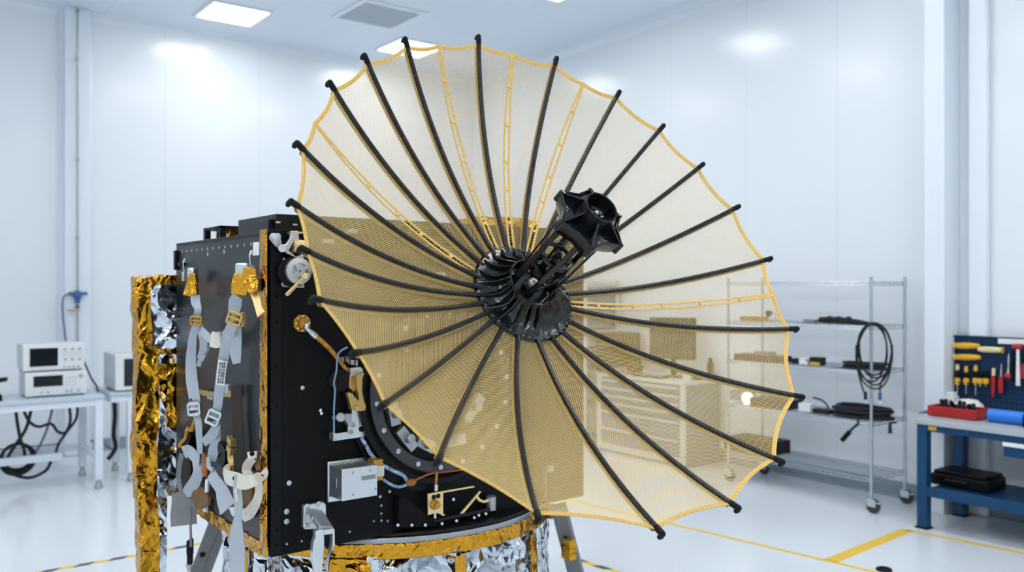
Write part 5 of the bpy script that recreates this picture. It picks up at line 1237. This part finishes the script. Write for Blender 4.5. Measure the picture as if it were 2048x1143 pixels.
# rack of screwdrivers
a, b = B(224, 302, .03), B(392, 310, .03)
t = thing('screwdriver_rack', 'thin rail holding a row of yellow collared screwdrivers', 'rack', a.lerp(b, .5)); mb = MB(); mb.bb((PX - .05, b.y, a.z - .012), (PX - .001, a.y, a.z - .002)); obj('rail', mb, M['cable'], t, .002)
for k, (zx, top, low, c) in enumerate(((236, 230, 360, 'pale'), (280, 240, 366, 'yellow'), (327, 235, 372, 'yellow'), (350, 262, 330, 'yellow'), (378, 262, 330, 'yellow'))):
    p = B(zx, 302, .03); zt_ = B(zx, top, .03).z; zl = B(zx, low, .03).z
    lb = ['first screwdriver from the left on the rail, pale tipped', 'second screwdriver from the left on the rail', 'third screwdriver from the left, with a yellow tip', 'fourth short screwdriver on the rail', 'last short screwdriver at the right end of the rail'][k]
    t = thing('screwdriver', lb, 'screwdriver', (p.x, p.y, p.z), 'screwdrivers on the rail')
    obj('handle', rod((p.x, p.y, p.z), (p.x, p.y, zt_ - .03), [.016, .021, .022, .018], 12), M['black'], t)
    obj('collar', rod((p.x, p.y, p.z - .03), (p.x, p.y, p.z + .03), [.02, .026, .026, .02], 12), M['yellow'], t)
    obj('handle_tip', rod((p.x, p.y, zt_ - .03), (p.x, p.y, zt_ + .02), [.016, .017, .012], 12), M[c if k < 3 else 'black'], t)
    obj('shaft', rod((p.x, p.y, p.z - .03), (p.x, p.y, zl), .005, 8), M['steel'], t)
def vert_tool(name, lbl, cat, zx, ztop, zmid, zlow, mt, mlow, rt, rl):
    a, m_, b = B(zx, ztop, .035), B(zx - 2, zmid, .035), B(zx - 4, zlow, .035); t = thing(name, lbl, cat, m_)
    obj('upper', rod(m_, a, rt, 12), M[mt], t); obj('handle', rod(b, m_, rl, 12), M[mlow], t)
    mb = MB(); mb.tube([m_, V3((PX - .001, m_.y, m_.z))], .004, 6); obj('peg_hook', mb, M['alud'], t)
vert_tool('screwdriver', 'red handled screwdriver with a tan ferrule, hanging right of the rail', 'screwdriver', 417, 238, 275, 380, 'pale', 'red', [.014, .014], [.008, .016, .018, .016])
vert_tool('screwdriver', 'red handled screwdriver with a long steel blade upward', 'screwdriver', 455, 215, 280, 360, 'steel', 'red', [.010, .004], [.017, .022, .018])
vert_tool('plunger', 'slim steel rod tool with a red ball end on the tool board', 'tool', 492, 165, 262, 290, 'steel', 'red', [.016, .008, .012, .005], [.02, .034, .02])
a, b, c = B(537, 132, .04), B(538, 325, .04), B(512, 130, .04)
t = thing('hammer', 'hammer with a white handle and a red head on the tool board', 'hammer', a)
obj('handle', rod(b, a, [.017, .017, .013, .012], 12), M['label'], t); mb = MB(); mb.cyl(B(513, 131, .04), B(558, 131, .04), .024, 16); obj('head', mb, M['red'], t, .003); mb = MB(); mb.tube([a, V3((PX - .001, a.y, a.z))], .006, 6); obj('peg_hook', mb, M['alud'], t)
vert_tool('pliers', 'black pliers with red grips beside the hammer', 'pliers', 566, 180, 215, 290, 'black', 'red', [.02, .012], [.014, .016, .016])
vert_tool('wrench', 'black spanner behind the red ball tool', 'spanner', 512, 150, 250, 300, 'black', 'black', [.02, .010], [.012, .02])
# ------------------------------------------------------------------ camera, world, view
cd = bpy.data.cameras.new('camera'); cam = bpy.data.objects.new('camera', cd); COL.objects.link(cam)
cam.location = CAM; cam.rotation_euler = (R_(90), 0, -YAW)
cd.sensor_width = 36; cd.lens = 36 * F / 2048; cd.clip_start = .05; cd.clip_end = 60
cd.dof.use_dof = True; cd.dof.focus_distance = 3.35; cd.dof.aperture_fstop = 1.9
sc = bpy.context.scene; sc.camera = cam
w = bpy.data.worlds.new('world'); sc.world = w; w.use_nodes = True; w.node_tree.nodes['Background'].inputs[0].default_value = (.6, .7, .8, 1); w.node_tree.nodes['Background'].inputs[1].default_value = .1
sc.view_settings.view_transform = 'Standard'; sc.view_settings.look = 'None'; sc.view_settings.gamma = 1; sc.view_settings.exposure = 0.09
sc.cycles.max_bounces = 10; sc.cycles.diffuse_bounces = 5; sc.cycles.glossy_bounces = 5; sc.cycles.transparent_max_bounces = 6
sc.cycles.sample_clamp_indirect = 6; sc.cycles.use_denoising = True; sc.cycles.use_adaptive_sampling = False
